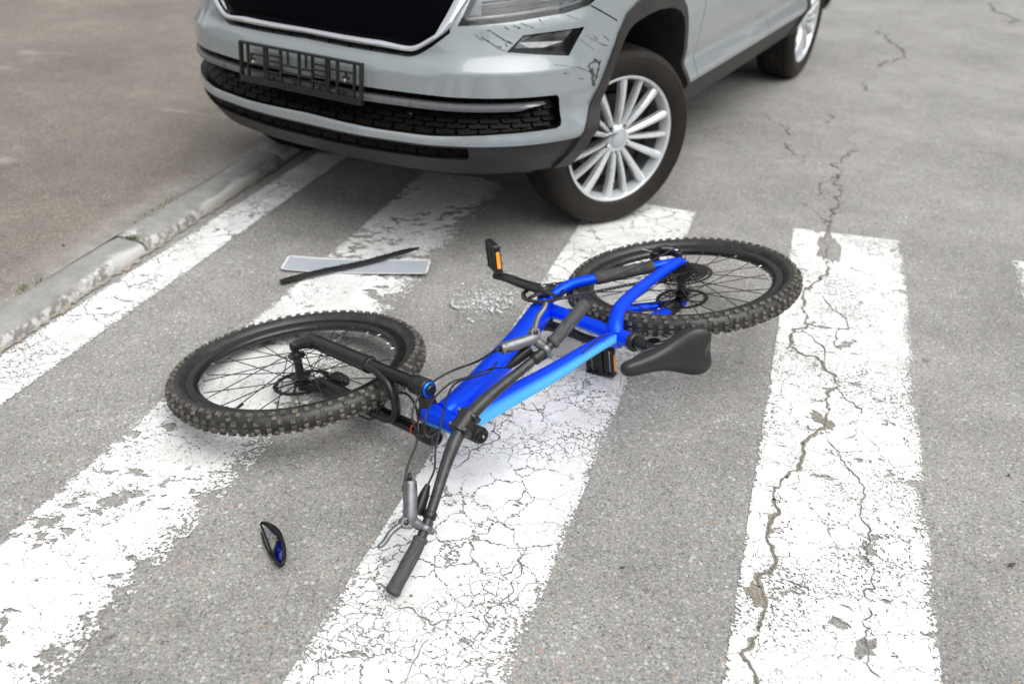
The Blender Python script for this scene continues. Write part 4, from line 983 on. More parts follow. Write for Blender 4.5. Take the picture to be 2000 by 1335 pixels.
# split painted skin into panels
ac = np.abs(cc[:, 0]); b_ = lab == 'body'
s1, s2, s3, s4 = 1.11, s_of_x(-.50), s_of_x(-1.52), s_of_x(-2.36)
seam_z = np.interp(ac, [1.045, 1.165], [.887, .83])
front = (ac < 1.045) | ((ac < 1.30) & (cc[:, 1] < seam_z) & (ac < 1.24))
for sg, nm in ((1, 'l'), (-1, 'r')):
    h = b_ & (cc[:, 0]*sg > 0) & ~front
    lab[h & (ac < s2)] = 'fender_'+nm; lab[h & (ac >= s2) & (ac < s3)] = 'fdoor_'+nm; lab[h & (ac >= s3) & (ac < s4)] = 'rdoor_'+nm; lab[h & (ac >= s4)] = 'quarter_'+nm
lab[b_ & front] = 'bumper'
def skin(key, name, m, parent=car, off=0.0, edge=None):
    T_ = ct[lab == key]
    if not len(T_): return None
    ids, inv = np.unique(T_, return_inverse=True); T2 = inv.reshape(T_.shape); sv = cv[ids]
    P = surf(sv[:, 0], sv[:, 1], off); N_ = snormal(sv[:, 0], sv[:, 1])
    v = P[T2]; fn = np.cross(v[:, 1]-v[:, 0], v[:, 2]-v[:, 0]); flip = (fn*N_[T2].mean(1)).sum(1) < 0
    T2[flip] = T2[flip][:, ::-1]
    return mk(name, P, T2, m, parent, normals=N_)
def wall(P, d0, d1, name, m, parent, closed=True, step=.02):
    D = np.array(dens(P, step, closed)); A = surf(D[:, 0], D[:, 1], d0); B = surf(D[:, 0], D[:, 1], d1); n = len(D)
    F = [(i, (i+1) % n, n+(i+1) % n, n+i) for i in range(n if closed else n-1)]
    return mk(name, np.vstack([A, B]), F, m, parent, auto=40)
bumper = skin('bumper', 'front_bumper', M['paint']); lip = skin('lip', 'bumper_lip', M['clad'], off=-.004)
bumper['label'] = 'light grey front bumper with black scratches and painted branch reflections'
for sd, wd in (('l', 'left'), ('r', 'right')):
    skin('fender_'+sd, 'fender', M['paint']); skin('fdoor_'+sd, 'front_door', M['paint']); skin('rdoor_'+sd, 'rear_door', M['paint']); skin('quarter_'+sd, 'rear_quarter_panel', M['paint'])
    for q in ('clad', 'clad2'):
        c_ = skin(q+'_'+sd, 'wheel_arch_trim', M['clad'], off=.009)
        key = {'clad': 'arch_', 'clad2': 'arch2_'}[q]
        wall(R[q+'_'+sd], -.004, .009, 'trim_edge', M['clad'], c_, closed=False); wall(R[key+sd], .009, -.045, 'trim_edge', M['clad'], c_, closed=False)
        # wheel house
        D = np.array(dens(R[key+sd], .03, False)); A = surf(D[:, 0], D[:, 1], -.040); Bq = A.copy(); sg = 1 if sd == 'l' else -1
        Bq[:, 1] = sg*.40; n = len(D); cen = A.mean(0); Bq[:, 0] = cen[0]+(Bq[:, 0]-cen[0])*1.06; Bq[:, 2] = np.maximum(Bq[:, 2]*1.02, .2)
        F = [(i, (i+1) % n, n+(i+1) % n, n+i) for i in range(n-1)]+[tuple(range(n, 2*n))]
        mk('wheel_house', np.vstack([A, Bq]), F, M['liner'], car, smooth=False)
skin('sill', 'sill_trim', M['clad'], off=-.002)
for k in ('gap1', 'gap2', 'gap3', 'gap4'):
    for sd in 'lr': skin(k+'_'+sd, 'panel_gap', M['void'], off=-.006)
# recesses of the front end
gr = skin('grille', 'grille', M['grille'], off=-.030); wall(R['grille'], .006, -.030, 'grille_wall', M['gloss_black'], gr)
def openpath(P):
    k = [i for i, q in enumerate(P) if q[1] > .97]; return P[k[1]:]+P[:k[0]+1]
def resample(P, n):
    P = np.array(dens(P, .01, False)); L_ = np.r_[0, np.cumsum(np.linalg.norm(np.diff(P, axis=0), axis=1))]; u_ = np.linspace(0, L_[-1], n); return np.stack([np.interp(u_, L_, P[:, 0]), np.interp(u_, L_, P[:, 1])], 1)
Oa, Ia = resample(openpath(R['chrome']), 140), resample(openpath(R['grille']), 140); V = []; F = []; ks_ = [(0, -.012), (0, .004), (.12, .011), (.35, .015), (.6, .013), (.85, .006), (1.0, -.004), (1.0, -.03)]
for a_, b_2 in zip(Oa, Ia):
    for k_, o_ in ks_: q_ = a_+(b_2-a_)*k_; V.append(surf(q_[0], q_[1], o_))
for i in range(139):
    for k_ in range(7): q_ = i*8+k_; F.append((q_, q_+8, q_+9, q_+1))
ch = mk('grille_surround', V, F, M['chrome'], car)
sl = skin('slot', 'grille_slot', M['void'], off=-.028); SL = R['slot']; k_ = [i for i, q in enumerate(SL) if q[1] > .829]; wall(SL[k_[1]+1:]+SL[:k_[0]], 0, -.028, 'slot_wall', M['paint'], sl, closed=False)
for i in range(-4, 5):
    if i % 2 == 0 or True:
        D = surf(np.array([i*.085]*2), np.array([.7345, .757]), -.010); mk('slot_rib', *cyl(D[0], D[1], .0035, 6), M['intake'], sl)
it = skin('intake', 'lower_intake', M['void'], off=-.062); wall(R['intake'], 0, -.062, 'intake_wall', M['intake'], it)
s2_ = skin('slot2', 'lip_slot', M['void'], off=-.045); wall(R['slot2'], -.004, -.045, 'slot_wall', M['clad'], s2_)
def mesh_tiles(z0, z1, rows, s_end, cell, depth, shape, name, parent):
    mb = MB(); dz = (z1-z0)/rows; D_ = dens(shape, .02)
    for r in range(rows):
        zc = z0+(r+.5)*dz; k = int(s_end/cell)+2
        for c in range(-k, k+1):
            sc = (c+.5*(r % 2))*cell
            if abs(sc) > s_end-.012: continue
            h = cell*.47; e = cell*.09
            oc = [(-h, 0), (-h+e, dz*.42), (h-e, dz*.42), (h, 0), (h-e, -dz*.42), (-h+e, -dz*.42)]
            S_ = np.array([sc+a for a, b in oc]); Zz = np.array([zc+b for a, b in oc])
            S_ = np.clip(S_, -s_end, s_end)
            if not inpoly(np.stack([S_*.985, Zz], 1), shape).all() and abs(sc) > s_end-.10: Zz = np.clip(Zz, z0+.004, z1-.004)
            up = Zz > zc+.0001; dn = Zz < zc-.0001
            A = surf(S_, Zz, 0); Nn = snormal(S_, Zz); tl = np.where(up, -.013, np.where(dn, -.003, -.008))[:, None]
            V = A-Nn*depth+Nn*tl; V2 = A-Nn*(depth+.028)
            mb.add(np.vstack([V, V2]), [(0, 1, 2, 3, 4, 5)[::-1]]+[(i, (i+1) % 6, 6+(i+1) % 6, 6+i) for i in range(6)])
    return mb.build(name, M['intake'], parent, smooth=False)
mesh_tiles(.4985, .6215, 7, .930, .076, .018, R['intake'], 'intake_mesh', it)
mesh_tiles(.404, .4545, 2, .612, .078, .012, R['slot2'], 'intake_mesh', s2_)
# satin bar across the intake
sv = np.linspace(-.872, .872, 90); V = []; F = []
for s in sv:
    k = min(1, (.874-abs(s))/.09); zt, zb = .5985-(1-k)*.0, .574+(1-k)*.019
    Zq = np.array([zb, zb+.004, (zt+zb)/2, zt-.004, zt, zt, zb]); Oq = np.array([-.008, .002, .006, .004, -.004, -.03, -.03])
    V += list(surf(np.full(7, s), Zq, Oq))
for i in range(len(sv)-1):
    for k in range(7): q = i*7+k; F.append((q, i*7+(k+1) % 7, (i+1)*7+(k+1) % 7, (i+1)*7+k))
F.append(tuple(range(7))); F.append(tuple(range(len(V)-7, len(V)))[::-1])
mk('intake_bar', V, [f[::-1] for f in F], M['satin'], it, auto=40)
for s in (-.415, .415):
    D = surf(np.array([s, s+.004*np.sign(s)]), np.array([.575, .598]), .0068); mk('bar_joint', *cyl(D[0], D[1], .0012, 6), M['void'], it)
for s in (-.43, .40):     # sensor pieces showing through the mesh
    for z in (.517, .545):
        c = surf(s, z, -.034); mk('sensor', *box(c, .004, .010, .007, bev=.002), M['satin'], it)
# fog lamps and headlamps
t = NT('clear_cover'); lw_ = t.n('LayerWeight', Blend=.35); mx = t.n('MixShader', i0=t.ramp(lw_.outputs['Fresnel'], [(0, .02), (1, .35)]), i1=t.n('BsdfTransparent').outputs[0], i2=t.n('BsdfGlossy', Roughness=.02).outputs[0]); t.t.links.new(mx.outputs[0], t.out.inputs[0]); M['cover'] = t.m
for sd, fn in (('l', lambda P: P), ('r', mirror)):
    f_ = skin('fog_'+sd, 'fog_lamp', M['gloss_black'], off=-.012); wall(R['fog_'+sd], 0, -.012, 'fog_lamp_edge', M['gloss_black'], f_)
    L_ = fn([(.768, .769), (.803, .801), (.982, .8165), (.928, .768)]); D = np.array(dens(L_, .03)); V = np.vstack([surf(D[:, 0], D[:, 1], -.0085), surf(D[:, 0], D[:, 1], -.012)]); n = len(D)
    mk('fog_lens', V, [tuple(range(n))]+[(i, (i+1) % n, n+(i+1) % n, n+i) for i in range(n)], simple('fog_lens_'+sd, (.10, .105, .11), .06, metal=.6, var=.5, scale=18, coat=1), f_, smooth=False)
    h_ = skin('head_'+sd, 'headlamp', M['lamp_inside'], off=-.055); wall(R['head_'+sd], .001, -.055, 'headlamp_housing', M['gloss_black'], h_)
    skin('head_'+sd, 'headlamp_cover', M['cover'], h_, off=.001)
    for z0, zz in ((.010, .0105), (.034, .004), (.052, .004)):
        V = []; F = []; ss_ = np.linspace(.60 if z0 < .02 else .66, 1.03 if z0 < .02 else .98, 30)
        for i, s in enumerate(ss_):
            zb = np.interp(s, [.571, .764, .948, 1.04, 1.085], [.834, .848, .868, .888, .915])+z0
            for dz, o in ((0, -.02), (zz, -.012), (zz, -.035), (0, -.035)): V.append(surf(s if sd == 'l' else -s, zb+dz, o))
        for i in range(29):
            for k in range(4): F.append((i*4+k, i*4+(k+1) % 4, i*4+4+(k+1) % 4, i*4+4+k))
        mk('light_strip', V, F, M['chrome'], h_, smooth=False)
# plate holder, empty
PO = np.array([.862, 0, .640]); px_ = np.array([0, 1, 0]); pz_ = nrm(np.array([-.10, 0, 1.0])); pn_ = np.cross(px_, pz_); PA = [px_, pz_, pn_]
mb = MB()
def pbar(x0, x1, z0, z1, d=.005, bv=.0012): mb.add(*box(PO+px_*((x0+x1)/2)+pz_*((z0+z1)/2), (x1-x0)/2, (z1-z0)/2, d, PA, bv))
HW, HH = .268, .068
for z0, z1, d in ((HH-.009, HH, .009), (-HH, -HH+.020, .010)): pbar(-HW, HW, z0, z1, d)
for x0, x1 in ((-HW, -HW+.008), (HW-.008, HW)): pbar(x0, x1, -HH+.018, HH-.008, .009)
for x in (-.232, -.155, -.145, -.082, .0, .058, .118, .128, .165, .235): pbar(x-.0035, x+.0035, -HH+.018, HH-.008, .006)
for xa, xb, rows in ((-.232, -.155, (.030, -.004, -.026)), (-.145, -.082, (.036, .018, .0, -.02)), (-.082, 0, (.012, -.012)), (.0, .058, (.012, -.012)), (.058, .118, (.036, .018, 0, -.02)), (.128, .165, (.03, -.004)), (.165, .235, (.030, -.004, -.026))):
    for z in rows: pbar(xa, xb, z-.003, z+.003, .005)
for xa, za, w_, h_ in ((-.215, .012, .012, .02), (-.118, -.03, .02, .014), (-.05, .038, .003, .022), (.03, .038, .003, .022), (.088, -.03, .02, .014), (.20, .012, .012, .02), (-.02, -.035, .018, .012), (.19, -.037, .018, .01)):
    pbar(xa-w_, xa+w_, za-h_*.25, za+h_*.25, .0055); pbar(xa-.002, xa+.002, za-h_, za+h_, .0052)
holder = mb.build('plate_holder', M['black_plastic'], car, smooth=False); tag(holder, 'empty black licence plate holder')
for y in (-.205, .200): mk('holder_screw', *cyl(PO+px_*y+pz_*.004+pn_*.004, PO+px_*y+pz_*.004+pn_*.008, .006, 12, bev=.001), simple('brass_screw', (.55, .47, .33), .4, metal=.7), holder)
# scratches mixed with branch reflections painted dark, and the broken corner of the bumper
def scratch_reflection(P, w0, name='scratch_reflection', m=None):
    D = np.array(dens(P, .006, False)); n = len(D); T_ = np.gradient(D, axis=0); T_ /= np.linalg.norm(T_, axis=1)[:, None]+1e-9; Nn = np.stack([-T_[:, 1], T_[:, 0]], 1)
    w_ = w0*.72*np.clip(rng.lognormal(-.2, .55, n), .15, 2.2); D = D+Nn*rng.normal(0, w0*.35, n)[:, None]
    A = D+Nn*w_[:, None]; B = D-Nn*w_[:, None]; V = np.vstack([surf(A[:, 0], A[:, 1], .0012), surf(B[:, 0], B[:, 1], .0012)])
    return mk(name, V, [(i, i+1, n+i+1, n+i) for i in range(n-1)], m or M['scr'], bumper, smooth=False)
M['scr'] = simple('scratch_reflection_black', (.020, .019, .018), .7)
M['scr_grey'] = simple('scuffed_paint', (.12, .12, .12), .7)
for P, w_ in (([(.655, .803), (.672, .795), (.700, .781), (.722, .774)], .0022), ([(.70, .776), (.735, .764)], .0012), ([(.675, .826), (.70, .815), (.73, .797), (.762, .784)], .0024), ([(.735, .79), (.742, .775)], .0014),
              ([(.735, .834), (.748, .826)], .0028), ([(.765, .838), (.790, .828)], .002), ([(.79, .845), (.84, .828)], .0010), ([(.86, .853), (.875, .838)], .0010), ([(.96, .862), (1.0, .848)], .001), ([(.63, .815), (.66, .79)], .0008),
              ([(1.05, .80), (1.075, .78)], .0012), ([(1.10, .79), (1.13, .77)], .0014), ([(1.02, .80), (1.09, .765)], .0007), ([(1.0, .79), (1.06, .75)], .0007), ([(1.09, .765), (1.12, .755)], .0013),
              ([(.99, .705), (1.02, .69), (1.045, .682)], .0012), ([(.935, .69), (.96, .683)], .0011), ([(1.0, .665), (1.02, .660)], .0016), ([(.90, .72), (1.0, .70)], .0006)):
    scratch_reflection(P, w_)
for P, w_ in (([(1.035, .705), (1.055, .672), (1.072, .630)], .0042), ([(1.035, .705), (1.065, .712), (1.092, .705)], .0050), ([(1.092, .712), (1.085, .675), (1.073, .628)], .0058), ([(1.05, .69), (1.075, .655)], .0035), ([(1.060, .722), (1.078, .712)], .004)):
    scratch_reflection(P, w_, 'broken_corner')
scratch_reflection([(1.052, .69), (1.07, .66)], .010, 'broken_corner', M['scr_grey'])
# underside, hood, glass house
D = dens([(s, 0) for s in np.linspace(-SEND, SEND, 160)], 9, False); ug = surf(np.linspace(-SEND, SEND, 160), np.full(160, ZB+.03), -.04)
V = list(ug)+[np.array([p[0]-.32 if p[0] > 0 else p[0]+.1, p[1]*.78, .285]) for p in ug]; n = 160; F = [(i, (i+1) % n, n+(i+1) % n, n+i) for i in range(n)]
V += [np.array([p[0]-.62 if p[0] > 0 else p[0]+.25, p[1]*.6, .235]) for p in ug]; F += [(n+i, n+(i+1) % n, 2*n+(i+1) % n, 2*n+i) for i in range(n)]
mk('underbody', V, F+[tuple(range(2*n, 3*n))], M['void'], car, smooth=False)
def loft(rows, name, m, parent=car, close=False):
    n = len(rows[0]); V = [p for r in rows for p in r]; F = [(i*n+k, i*n+k+1, (i+1)*n+k+1, (i+1)*n+k) for i in range(len(rows)-1) for k in range(n-1)]
    return mk(name, V, F, m, parent)
rows = []
xs_h = [.695, .64, .5, .3, .05, -.25, -.50, -.62]
for i, x in enumerate(xs_h):
    wv_ = np.interp(x, [-.5, 0, .2, .4, .55, .64, .695], [.905, .895, .87, .80, .70, .58, .40]); wv_ = max(wv_, float(surf(s_of_x(x), ZT)[1])-.004) if x < .35 else wv_; zc = np.interp(x, [-.5, 0, .4, .64, .695], [1.115, 1.075, 1.045, 1.012, .985])
    ze = np.interp(x, [-.5, 0, .4, .695], [1.03, 1.01, .99, .984])
    rows.append([(x+.0-(.02*abs(u)**2), wv_*u, ze+(zc-ze)*(1-abs(u)**3.2)+.012*math.exp(-((abs(u)-.62)/.07)**2)*(i > 1)) for u in np.linspace(-1, 1, 33)])
loft(rows, 'hood', M['paint'])
sB = np.linspace(s_of_x(-.45), SEND, 40); lower = [surf(s, ZT) for s in sB]
def roofpt(s):
    x, y = np.interp(s, SS, PC[:, 0]), np.interp(s, SS, PC[:, 1]); return np.array([np.interp(x, [-3.7, -3.4, -2.8, -.45], [-3.42, -3.2, -2.75, -1.15]), y*.74, np.interp(x, [-3.7, -2.8, -1.8, -.45], [1.58, 1.63, 1.655, 1.56])])
for sg in (1, -1):
    rr_ = []
    for t_, fr in ((0, 0), (.12, .10), (.5, .5), (.86, .86), (1, 1)):
        rr_.append([np.array([(1-fr)*a[0]+fr*roofpt(s)[0], sg*((1-fr)*a[1]+fr*roofpt(s)[1]+.06*fr*(1-fr)), (1-fr)*a[2]+fr*roofpt(s)[2]]) for a, s in zip(lower, sB)])
    loft(rr_[:2], 'window_ledge', M['paint']); loft(rr_[1:4], 'side_window', M['glass_dark']); loft(rr_[3:], 'roof_rail', M['paint'])
rf = [[np.array([roofpt(s)[0], u*roofpt(s)[1], roofpt(s)[2]+.05*(1-u*u)]) for u in np.linspace(-1, 1, 17)] for s in sB]
loft(rf, 'roof', M['paint'])
ws0 = [(-.42-.05*u*u*0-.12*u*u, .86*u, 1.075-.05*u*u) for u in np.linspace(-1, 1, 17)]; ws1 = [(-1.15-.06*u*u*0, .70*u, 1.565+.045*(1-u*u)) for u in np.linspace(-1, 1, 17)]
loft([ws0, [tuple((np.array(a)+np.array(b))/2+np.array([.03, 0, .03])) for a, b in zip(ws0, ws1)], ws1], 'windscreen', M['glass_dark'])
mk('mudguard', *tube(cspline([(.42, .50, .315), (.43, .60, .325), (.445, .68, .340)], 4), [.03, .035, .038, .04, .042, .043, .042, .04, .035], 12, True, (0, 0, 1), .6)[:2], M['mudguard'], car)
mk('splash_shield', *box((.33, .55, .318), .10, .14, .010, bev=.006), M['mudguard'], car)

# ---- car wheels
def car_wheel(centre, sgn, steer, lab_):
    Wm = Matrix.Translation(centre) @ Matrix.Rotation(steer, 4, 'Z') @ (Matrix.Rotation(-math.pi/2, 4, 'X') if sgn > 0 else Matrix.Rotation(math.pi/2, 4, 'X'))
    hw = .1175; R_ = TR_
    tp_ = [(.240, .100), (.252, .108), (.275, .1165), (.300, .1165), (.318, .110), (.3285, .102), (.336, .094), (.3405, .084)]
    prof = tp_+[(R_-.001, .066), (R_-.007, .064), (R_-.007, .057), (R_, .055), (R_, .026), (R_-.007, .024), (R_-.007, .016), (R_, .014), (R_, -.014), (R_-.007, -.016), (R_-.007, -.024), (R_, -.026), (R_, -.055), (R_-.007, -.057), (R_-.007, -.064), (R_-.001, -.066)]+[(a, -b) for a, b in tp_[::-1]]
    V, F = lathe(prof, 96); ty = mk('wheel', V, [f[::-1] for f in F], M['tyre'], car, auto=35); ty.matrix_local = Wm; ty['label'] = lab_
    # raised rings moulded on the sidewall
    for r_ in (.2575, .312): V, F = lathe([(r_-.002, .1085 if r_ < .3 else .112), (r_, .1125 if r_ < .3 else .1145), (r_+.002, .1085 if r_ < .3 else .112)], 72); mk('sidewall_rib', V, [f[::-1] for f in F], M['tyre'], ty)
    V, F = lathe([(.243, .098), (.2455, .103), (.2405, .1045), (.234, .101), (.230, .088), (.222, .060)], 72); mk('rim', V, F, M['alloy'], ty, auto=35); V, F = lathe([(.222, .060), (.214, .0), (.215, -.09), (.236, -.10)], 60); mk('rim_barrel', V, F, M['satin'], ty)
    V, F = lathe([(.0, .028), (.16, .028), (.165, .02), (.165, .01), (0, .01)], 40); mk('brake_disc', V, [f[::-1] for f in F], M['dark_metal'], ty, auto=30)
    V, F = lathe([(.0, .0), (.22, .0)], 40); mk('wheel_back', V, F, M['void'], ty, smooth=False)
    # 15 spokes in groups of three
    def spoke_mesh(wi, wo, rise, nm):
        V = []; F = []; st = np.linspace(.046, .238, 9)
        for r_ in st:
            k = (r_-.046)/.192; w_ = wi+(wo-wi)*k**1.3; z = .082+.010*math.sin(k*math.pi*.9)+.012*k+rise*k; th = .030
            for y, zz in ((-w_*.5, z-th), (-w_*.5, z-.008), (-w_*.22, z), (w_*.22, z), (w_*.5, z-.008), (w_*.5, z-th)): V.append((r_, y, zz))
        for i in range(8):
            for k in range(6): F.append((i*6+k, i*6+(k+1) % 6, i*6+6+(k+1) % 6, i*6+6+k))
        F.append(tuple(range(6))[::-1]); F.append(tuple(range(48, 54)))
        m_ = bpy.data.meshes.new(nm); m_.from_pydata([tuple(v) for v in V], [], [f[::-1] for f in F]); m_.materials.append(M['alloy']); return m_
    sA, sB_ = spoke_mesh(.020, .033, 0, 'spoke'), spoke_mesh(.015, .021, -.004, 'spoke')
    for k in range(15): inst(sA if k % 3 != 1 else sB_, 'spoke', ty, Matrix.Rotation(2*math.pi*k/15+(.045 if k % 3 == 0 else -.045 if k % 3 == 2 else 0)+.15, 4, 'Z'))
    V, F = lathe([(.0, .092), (.028, .092), (.032, .090), (.034, .087)], 30); mk('centre_cap', V, [f[::-1] for f in F], simple('cap_grey', (.42, .45, .48), .4, metal=.2, var=.03), ty)
    V, F = lathe([(.034, .086), (.036, .089), (.050, .085), (.056, .078), (.060, .060), (.060, .02)], 40); mk('wheel_hub', V, [f[::-1] for f in F], M['alloy'], ty, auto=40)
    bm_ = None
    for k in range(5):
        a = 2*math.pi*k/5+.36; c = (.050*math.cos(a), .050*math.sin(a), 0)
        mk('bolt_hole', *cyl((c[0], c[1], .060), (c[0], c[1], .0862), .0095, 14), M['void'], ty); mk('wheel_bolt', *cyl((c[0], c[1], .075), (c[0], c[1], .0885), .0068, 6), M['chrome'], ty, smooth=False)
    return ty
car_wheel((0, TRK, TR_), 1, STEER, 'steered front wheel with silver rim beside the bumper')
car_wheel((-WB, TRK-.003, TR_), 1, 0, 'rear wheel at the top edge of the photo')
car_wheel((0, -TRK, TR_), -1, STEER*.92, 'front wheel hidden behind the bumper'); car_wheel((-WB, -TRK, TR_), -1, 0, 'rear wheel on the far side')
# dust settled on tyres and arches is in the materials

# ================================================================== SMALL THINGS ON THE ROAD
def plate_mat():
    t = NT('blank_plate'); uv = t.n('SeparateXYZ', i0=t.coord('Object'))
    ax = t.math('ABSOLUTE', uv.outputs[0]); ay = t.math('ABSOLUTE', uv.outputs[1])
    rim_ = t.math('MAXIMUM', t.math('GREATER_THAN', ax, .253), t.math('GREATER_THAN', ay, .050))
    c = t.mix(rim_, t.ramp(t.noise(t.coord(), 12, 5, .6), [(.3, (.40, .435, .48)), (.7, (.47, .50, .54))]), (.80, .81, .81))
    d = t.math('MULTIPLY', t.smooth(t.noise(t.coord(), 40, 5, .7), .60, .72), .3); c = t.mix(d, c, (.25, .23, .2))
    t.principled(Base_Color=c, Roughness=.38, Metallic=.25); return t.m
# blank licence plate, slightly bent
V = []; F = []; nx, ny = 27, 9
for i in range(nx):
    for j in range(ny):
        x = -.260+.520*i/(nx-1); y = -.057+.114*j/(ny-1)
        e = min(.260-abs(x), .057-abs(y)); bz = .0018*math.exp(-(e/.004)**2)*1.2
        x2, y2 = x, y
        if abs(x) > .25 and abs(y) > .045: x2 -= math.copysign(.004, x); y2 -= math.copysign(.004, y)
        V.append((x2, y2, .007+.010*(x/.26)**2*(1 if x > 0 else .5)+.003*math.sin(x*9)+bz))
nv = len(V); V += [(a, b, c-.0012) for a, b, c in V]
for i in range(nx-1):
    for j in range(ny-1):
        q = i*ny+j; F.append((q, q+ny, q+ny+1, q+1)); F.append((nv+q, nv+q+1, nv+q+ny+1, nv+q+ny))
for i in range(nx-1):
    for j in (0, ny-1): q = i*ny+j; F.append((q, q+ny, nv+q+ny, nv+q))
for j in range(ny-1):
    for i in (0, nx-1): q = i*ny+j; F.append((q, q+1, nv+q+1, nv+q))
pl = mk('licence_plate', V, F, plate_mat(), auto=60); tag(pl, 'blank silver licence plate with white rim lying on the crossing', 'licence plate')
pl.matrix_world = Matrix.Translation((-.563, 2.900, 0)) @ Matrix.Rotation(math.radians(-1.6), 4, 'Z')
# black plastic strip lying across it (the missing lower bar of the plate holder)
A_ = np.array([-.800, 2.752, .012]); B_s = np.array([-.352, 3.018, .030]); d = nrm(B_s-A_); q = nrm(np.cross((0, 0, 1), d)); u3 = np.cross(d, q); L = np.linalg.norm(B_s-A_); mb = MB()
P = [A_+d*L*k/16+u3*(.003*math.sin(k*.5)) for k in range(17)]
mb.add(*tube(P, [.010, .012]+[.0115]*13+[.009, .004], 10, True, q, .62, 3.2)[:2])
for k in range(3, 15, 2): mb.add(*box(P[k]+u3*.0075, .007, .0055, .002, [d, q, u3], .001))
o = mb.build('plastic_strip', M['black_plastic'], smooth=True, auto=35); tag(o, 'black plastic trim strip lying across the blank licence plate', 'trim strip')
# broken glass
t = NT('broken_glass'); fr = t.n('Fresnel', IOR=1.5)
bs = t.n('BsdfPrincipled', Base_Color=(.80, .84, .84), Roughness=.08, Alpha=1.0); bs.inputs['Transmission Weight'].default_value = .18; bs.inputs['IOR'].default_value = 1.45
t.t.links.new(bs.outputs[0], t.out.inputs[0]); M['glass'] = t.m
def shard(mb, c, r, hz, flat=.5):
    n = random.randint(3, 5); a0 = random.random()*6.28; tilt = Matrix.Rotation(random.gauss(0, flat), 4, 'X') @ Matrix.Rotation(random.gauss(0, flat), 4, 'Y'); el = random.uniform(.35, 1.0); Zr = Matrix.Rotation(random.random()*6.28, 4, 'Z')
    pts_ = [(r*math.cos(a0+6.283*k/n+random.uniform(-.4, .4))*random.uniform(.6, 1.1), r*el*math.sin(a0+6.283*k/n+random.uniform(-.4, .4))*random.uniform(.6, 1.1)) for k in range(n)]
    V, F = prism(pts_, -.0011, .0011); V = xf(xf(V, tilt), Zr); lo_ = min(v[2] for v in V)
    mb.add([(v[0]+c[0], v[1]+c[1], v[2]-lo_+hz) for v in V], F)
mb = MB()
for k in range(420):
    a = random.gauss(0, 1); b = random.gauss(0, 1); heap = random.random() < .62
    c = (-.085+a*(.055 if heap else .11), 2.675+b*(.050 if heap else .12)); shard(mb, c, random.uniform(.0022, .0055 if heap else .0042), .001+(.006*random.random() if heap else 0), .6 if heap else .25)
o = mb.build('glass_fragments', M['glass'], smooth=False); tag(o, 'heap of tiny clear glass fragments beside the crank of the bicycle', 'broken glass', kind='stuff')
big = [(-.045, 2.603, .022, .35, 'long pale glass splinter at the near edge of the heap'), (-.070, 2.612, .020, .6, 'glass splinter pointing at the blue down tube'), (-.100, 2.668, .018, .9, 'clear glass piece on the left side of the heap'),
       (-.178, 2.795, .012, .4, 'lone glass chip nearest to the licence plate'), (-.015, 2.725, .016, .5, 'glass piece closest to the chainring'), (-.118, 2.60, .013, .5, 'glass chip on bare asphalt left of the down tube'), (-.13, 2.535, .014, .3, 'glass splinter nearest to the front tyre')]
for x, y, r, el, lb in big:
    mb = MB(); shard(mb, (0, 0), r*.68, .001, .25); o = mb.build('glass_shard', M['glass'], smooth=False); o.location = (x, y, .003); tag(o, lb, 'glass shard', 'larger glass shards by the bicycle')
# curved piece of lamp glass
V = []; F = []; n = 12
for i in range(n):
    a = -1.2+2.4*i/(n-1)
    for j, (rr0, h) in enumerate(((.020, .003), (.024, .011), (.023, .017))): V.append((rr0*math.cos(a), rr0*math.sin(a)*1.2, h))
for i in range(n-1):
    for j in range(2): qv = i*3+j; F.append((qv, qv+3, qv+4, qv+1))
o = mk('lamp_glass', V, F, M['glass']); s_ = o.modifiers.new('solid', 'SOLIDIFY'); s_.thickness = .002
o.matrix_world = Matrix.Translation((-.182, 2.638, 0)) @ Matrix.Rotation(math.radians(-150), 4, 'Z'); tag(o, 'curved clear piece of lamp glass left of the glass heap', 'lamp glass')

# sunglasses: half-frame, folded, lying on the road
t = NT('blue_mirror'); lw_ = t.n('LayerWeight', Blend=.4)
t.principled(Base_Color=t.ramp(lw_.outputs['Facing'], [(.0, (.0, .045, .55)), (.5, (.01, .02, .45)), (.9, (.10, .01, .30))]), Roughness=.06, Metallic=.85, Coat_Weight=1.0); M['blue_lens'] = t.m
M['sg'] = simple('sunglass_frame', (.007, .006, .006), .25, var=.15, spec=.3)
SGM = Matrix.Translation((-.520, 1.484, 0)) @ Matrix.Rotation(math.radians(30), 4, 'Z')    # local y runs along the glasses
sg = empty('sunglasses', SGM); tag(sg, 'black half-frame sunglasses with blue mirrored lens lying on the asphalt', 'sunglasses')
def sgp(v, k, lean=.026):  # point on the wrapped front: v in [-1, 1] along, k height fraction; the front leans over
    y = .074*v; bulge = .020*(1-abs(v)**2.2)
    return np.array([.004+bulge-lean*(1-k)*(1-abs(v)**4), y, .005+.026*k*(1-.3*abs(v))])
mk('brow_bar', *tube(np.array([sgp(v, 1) for v in np.linspace(-1, 1, 25)]), np.interp(np.linspace(-1, 1, 25), [-1, -.9, -.1, .2, .6, .9, 1], [.0042, .0050, .0042, .0066, .0072, .0054, .0036]), 10)[:2], M['sg'], sg)
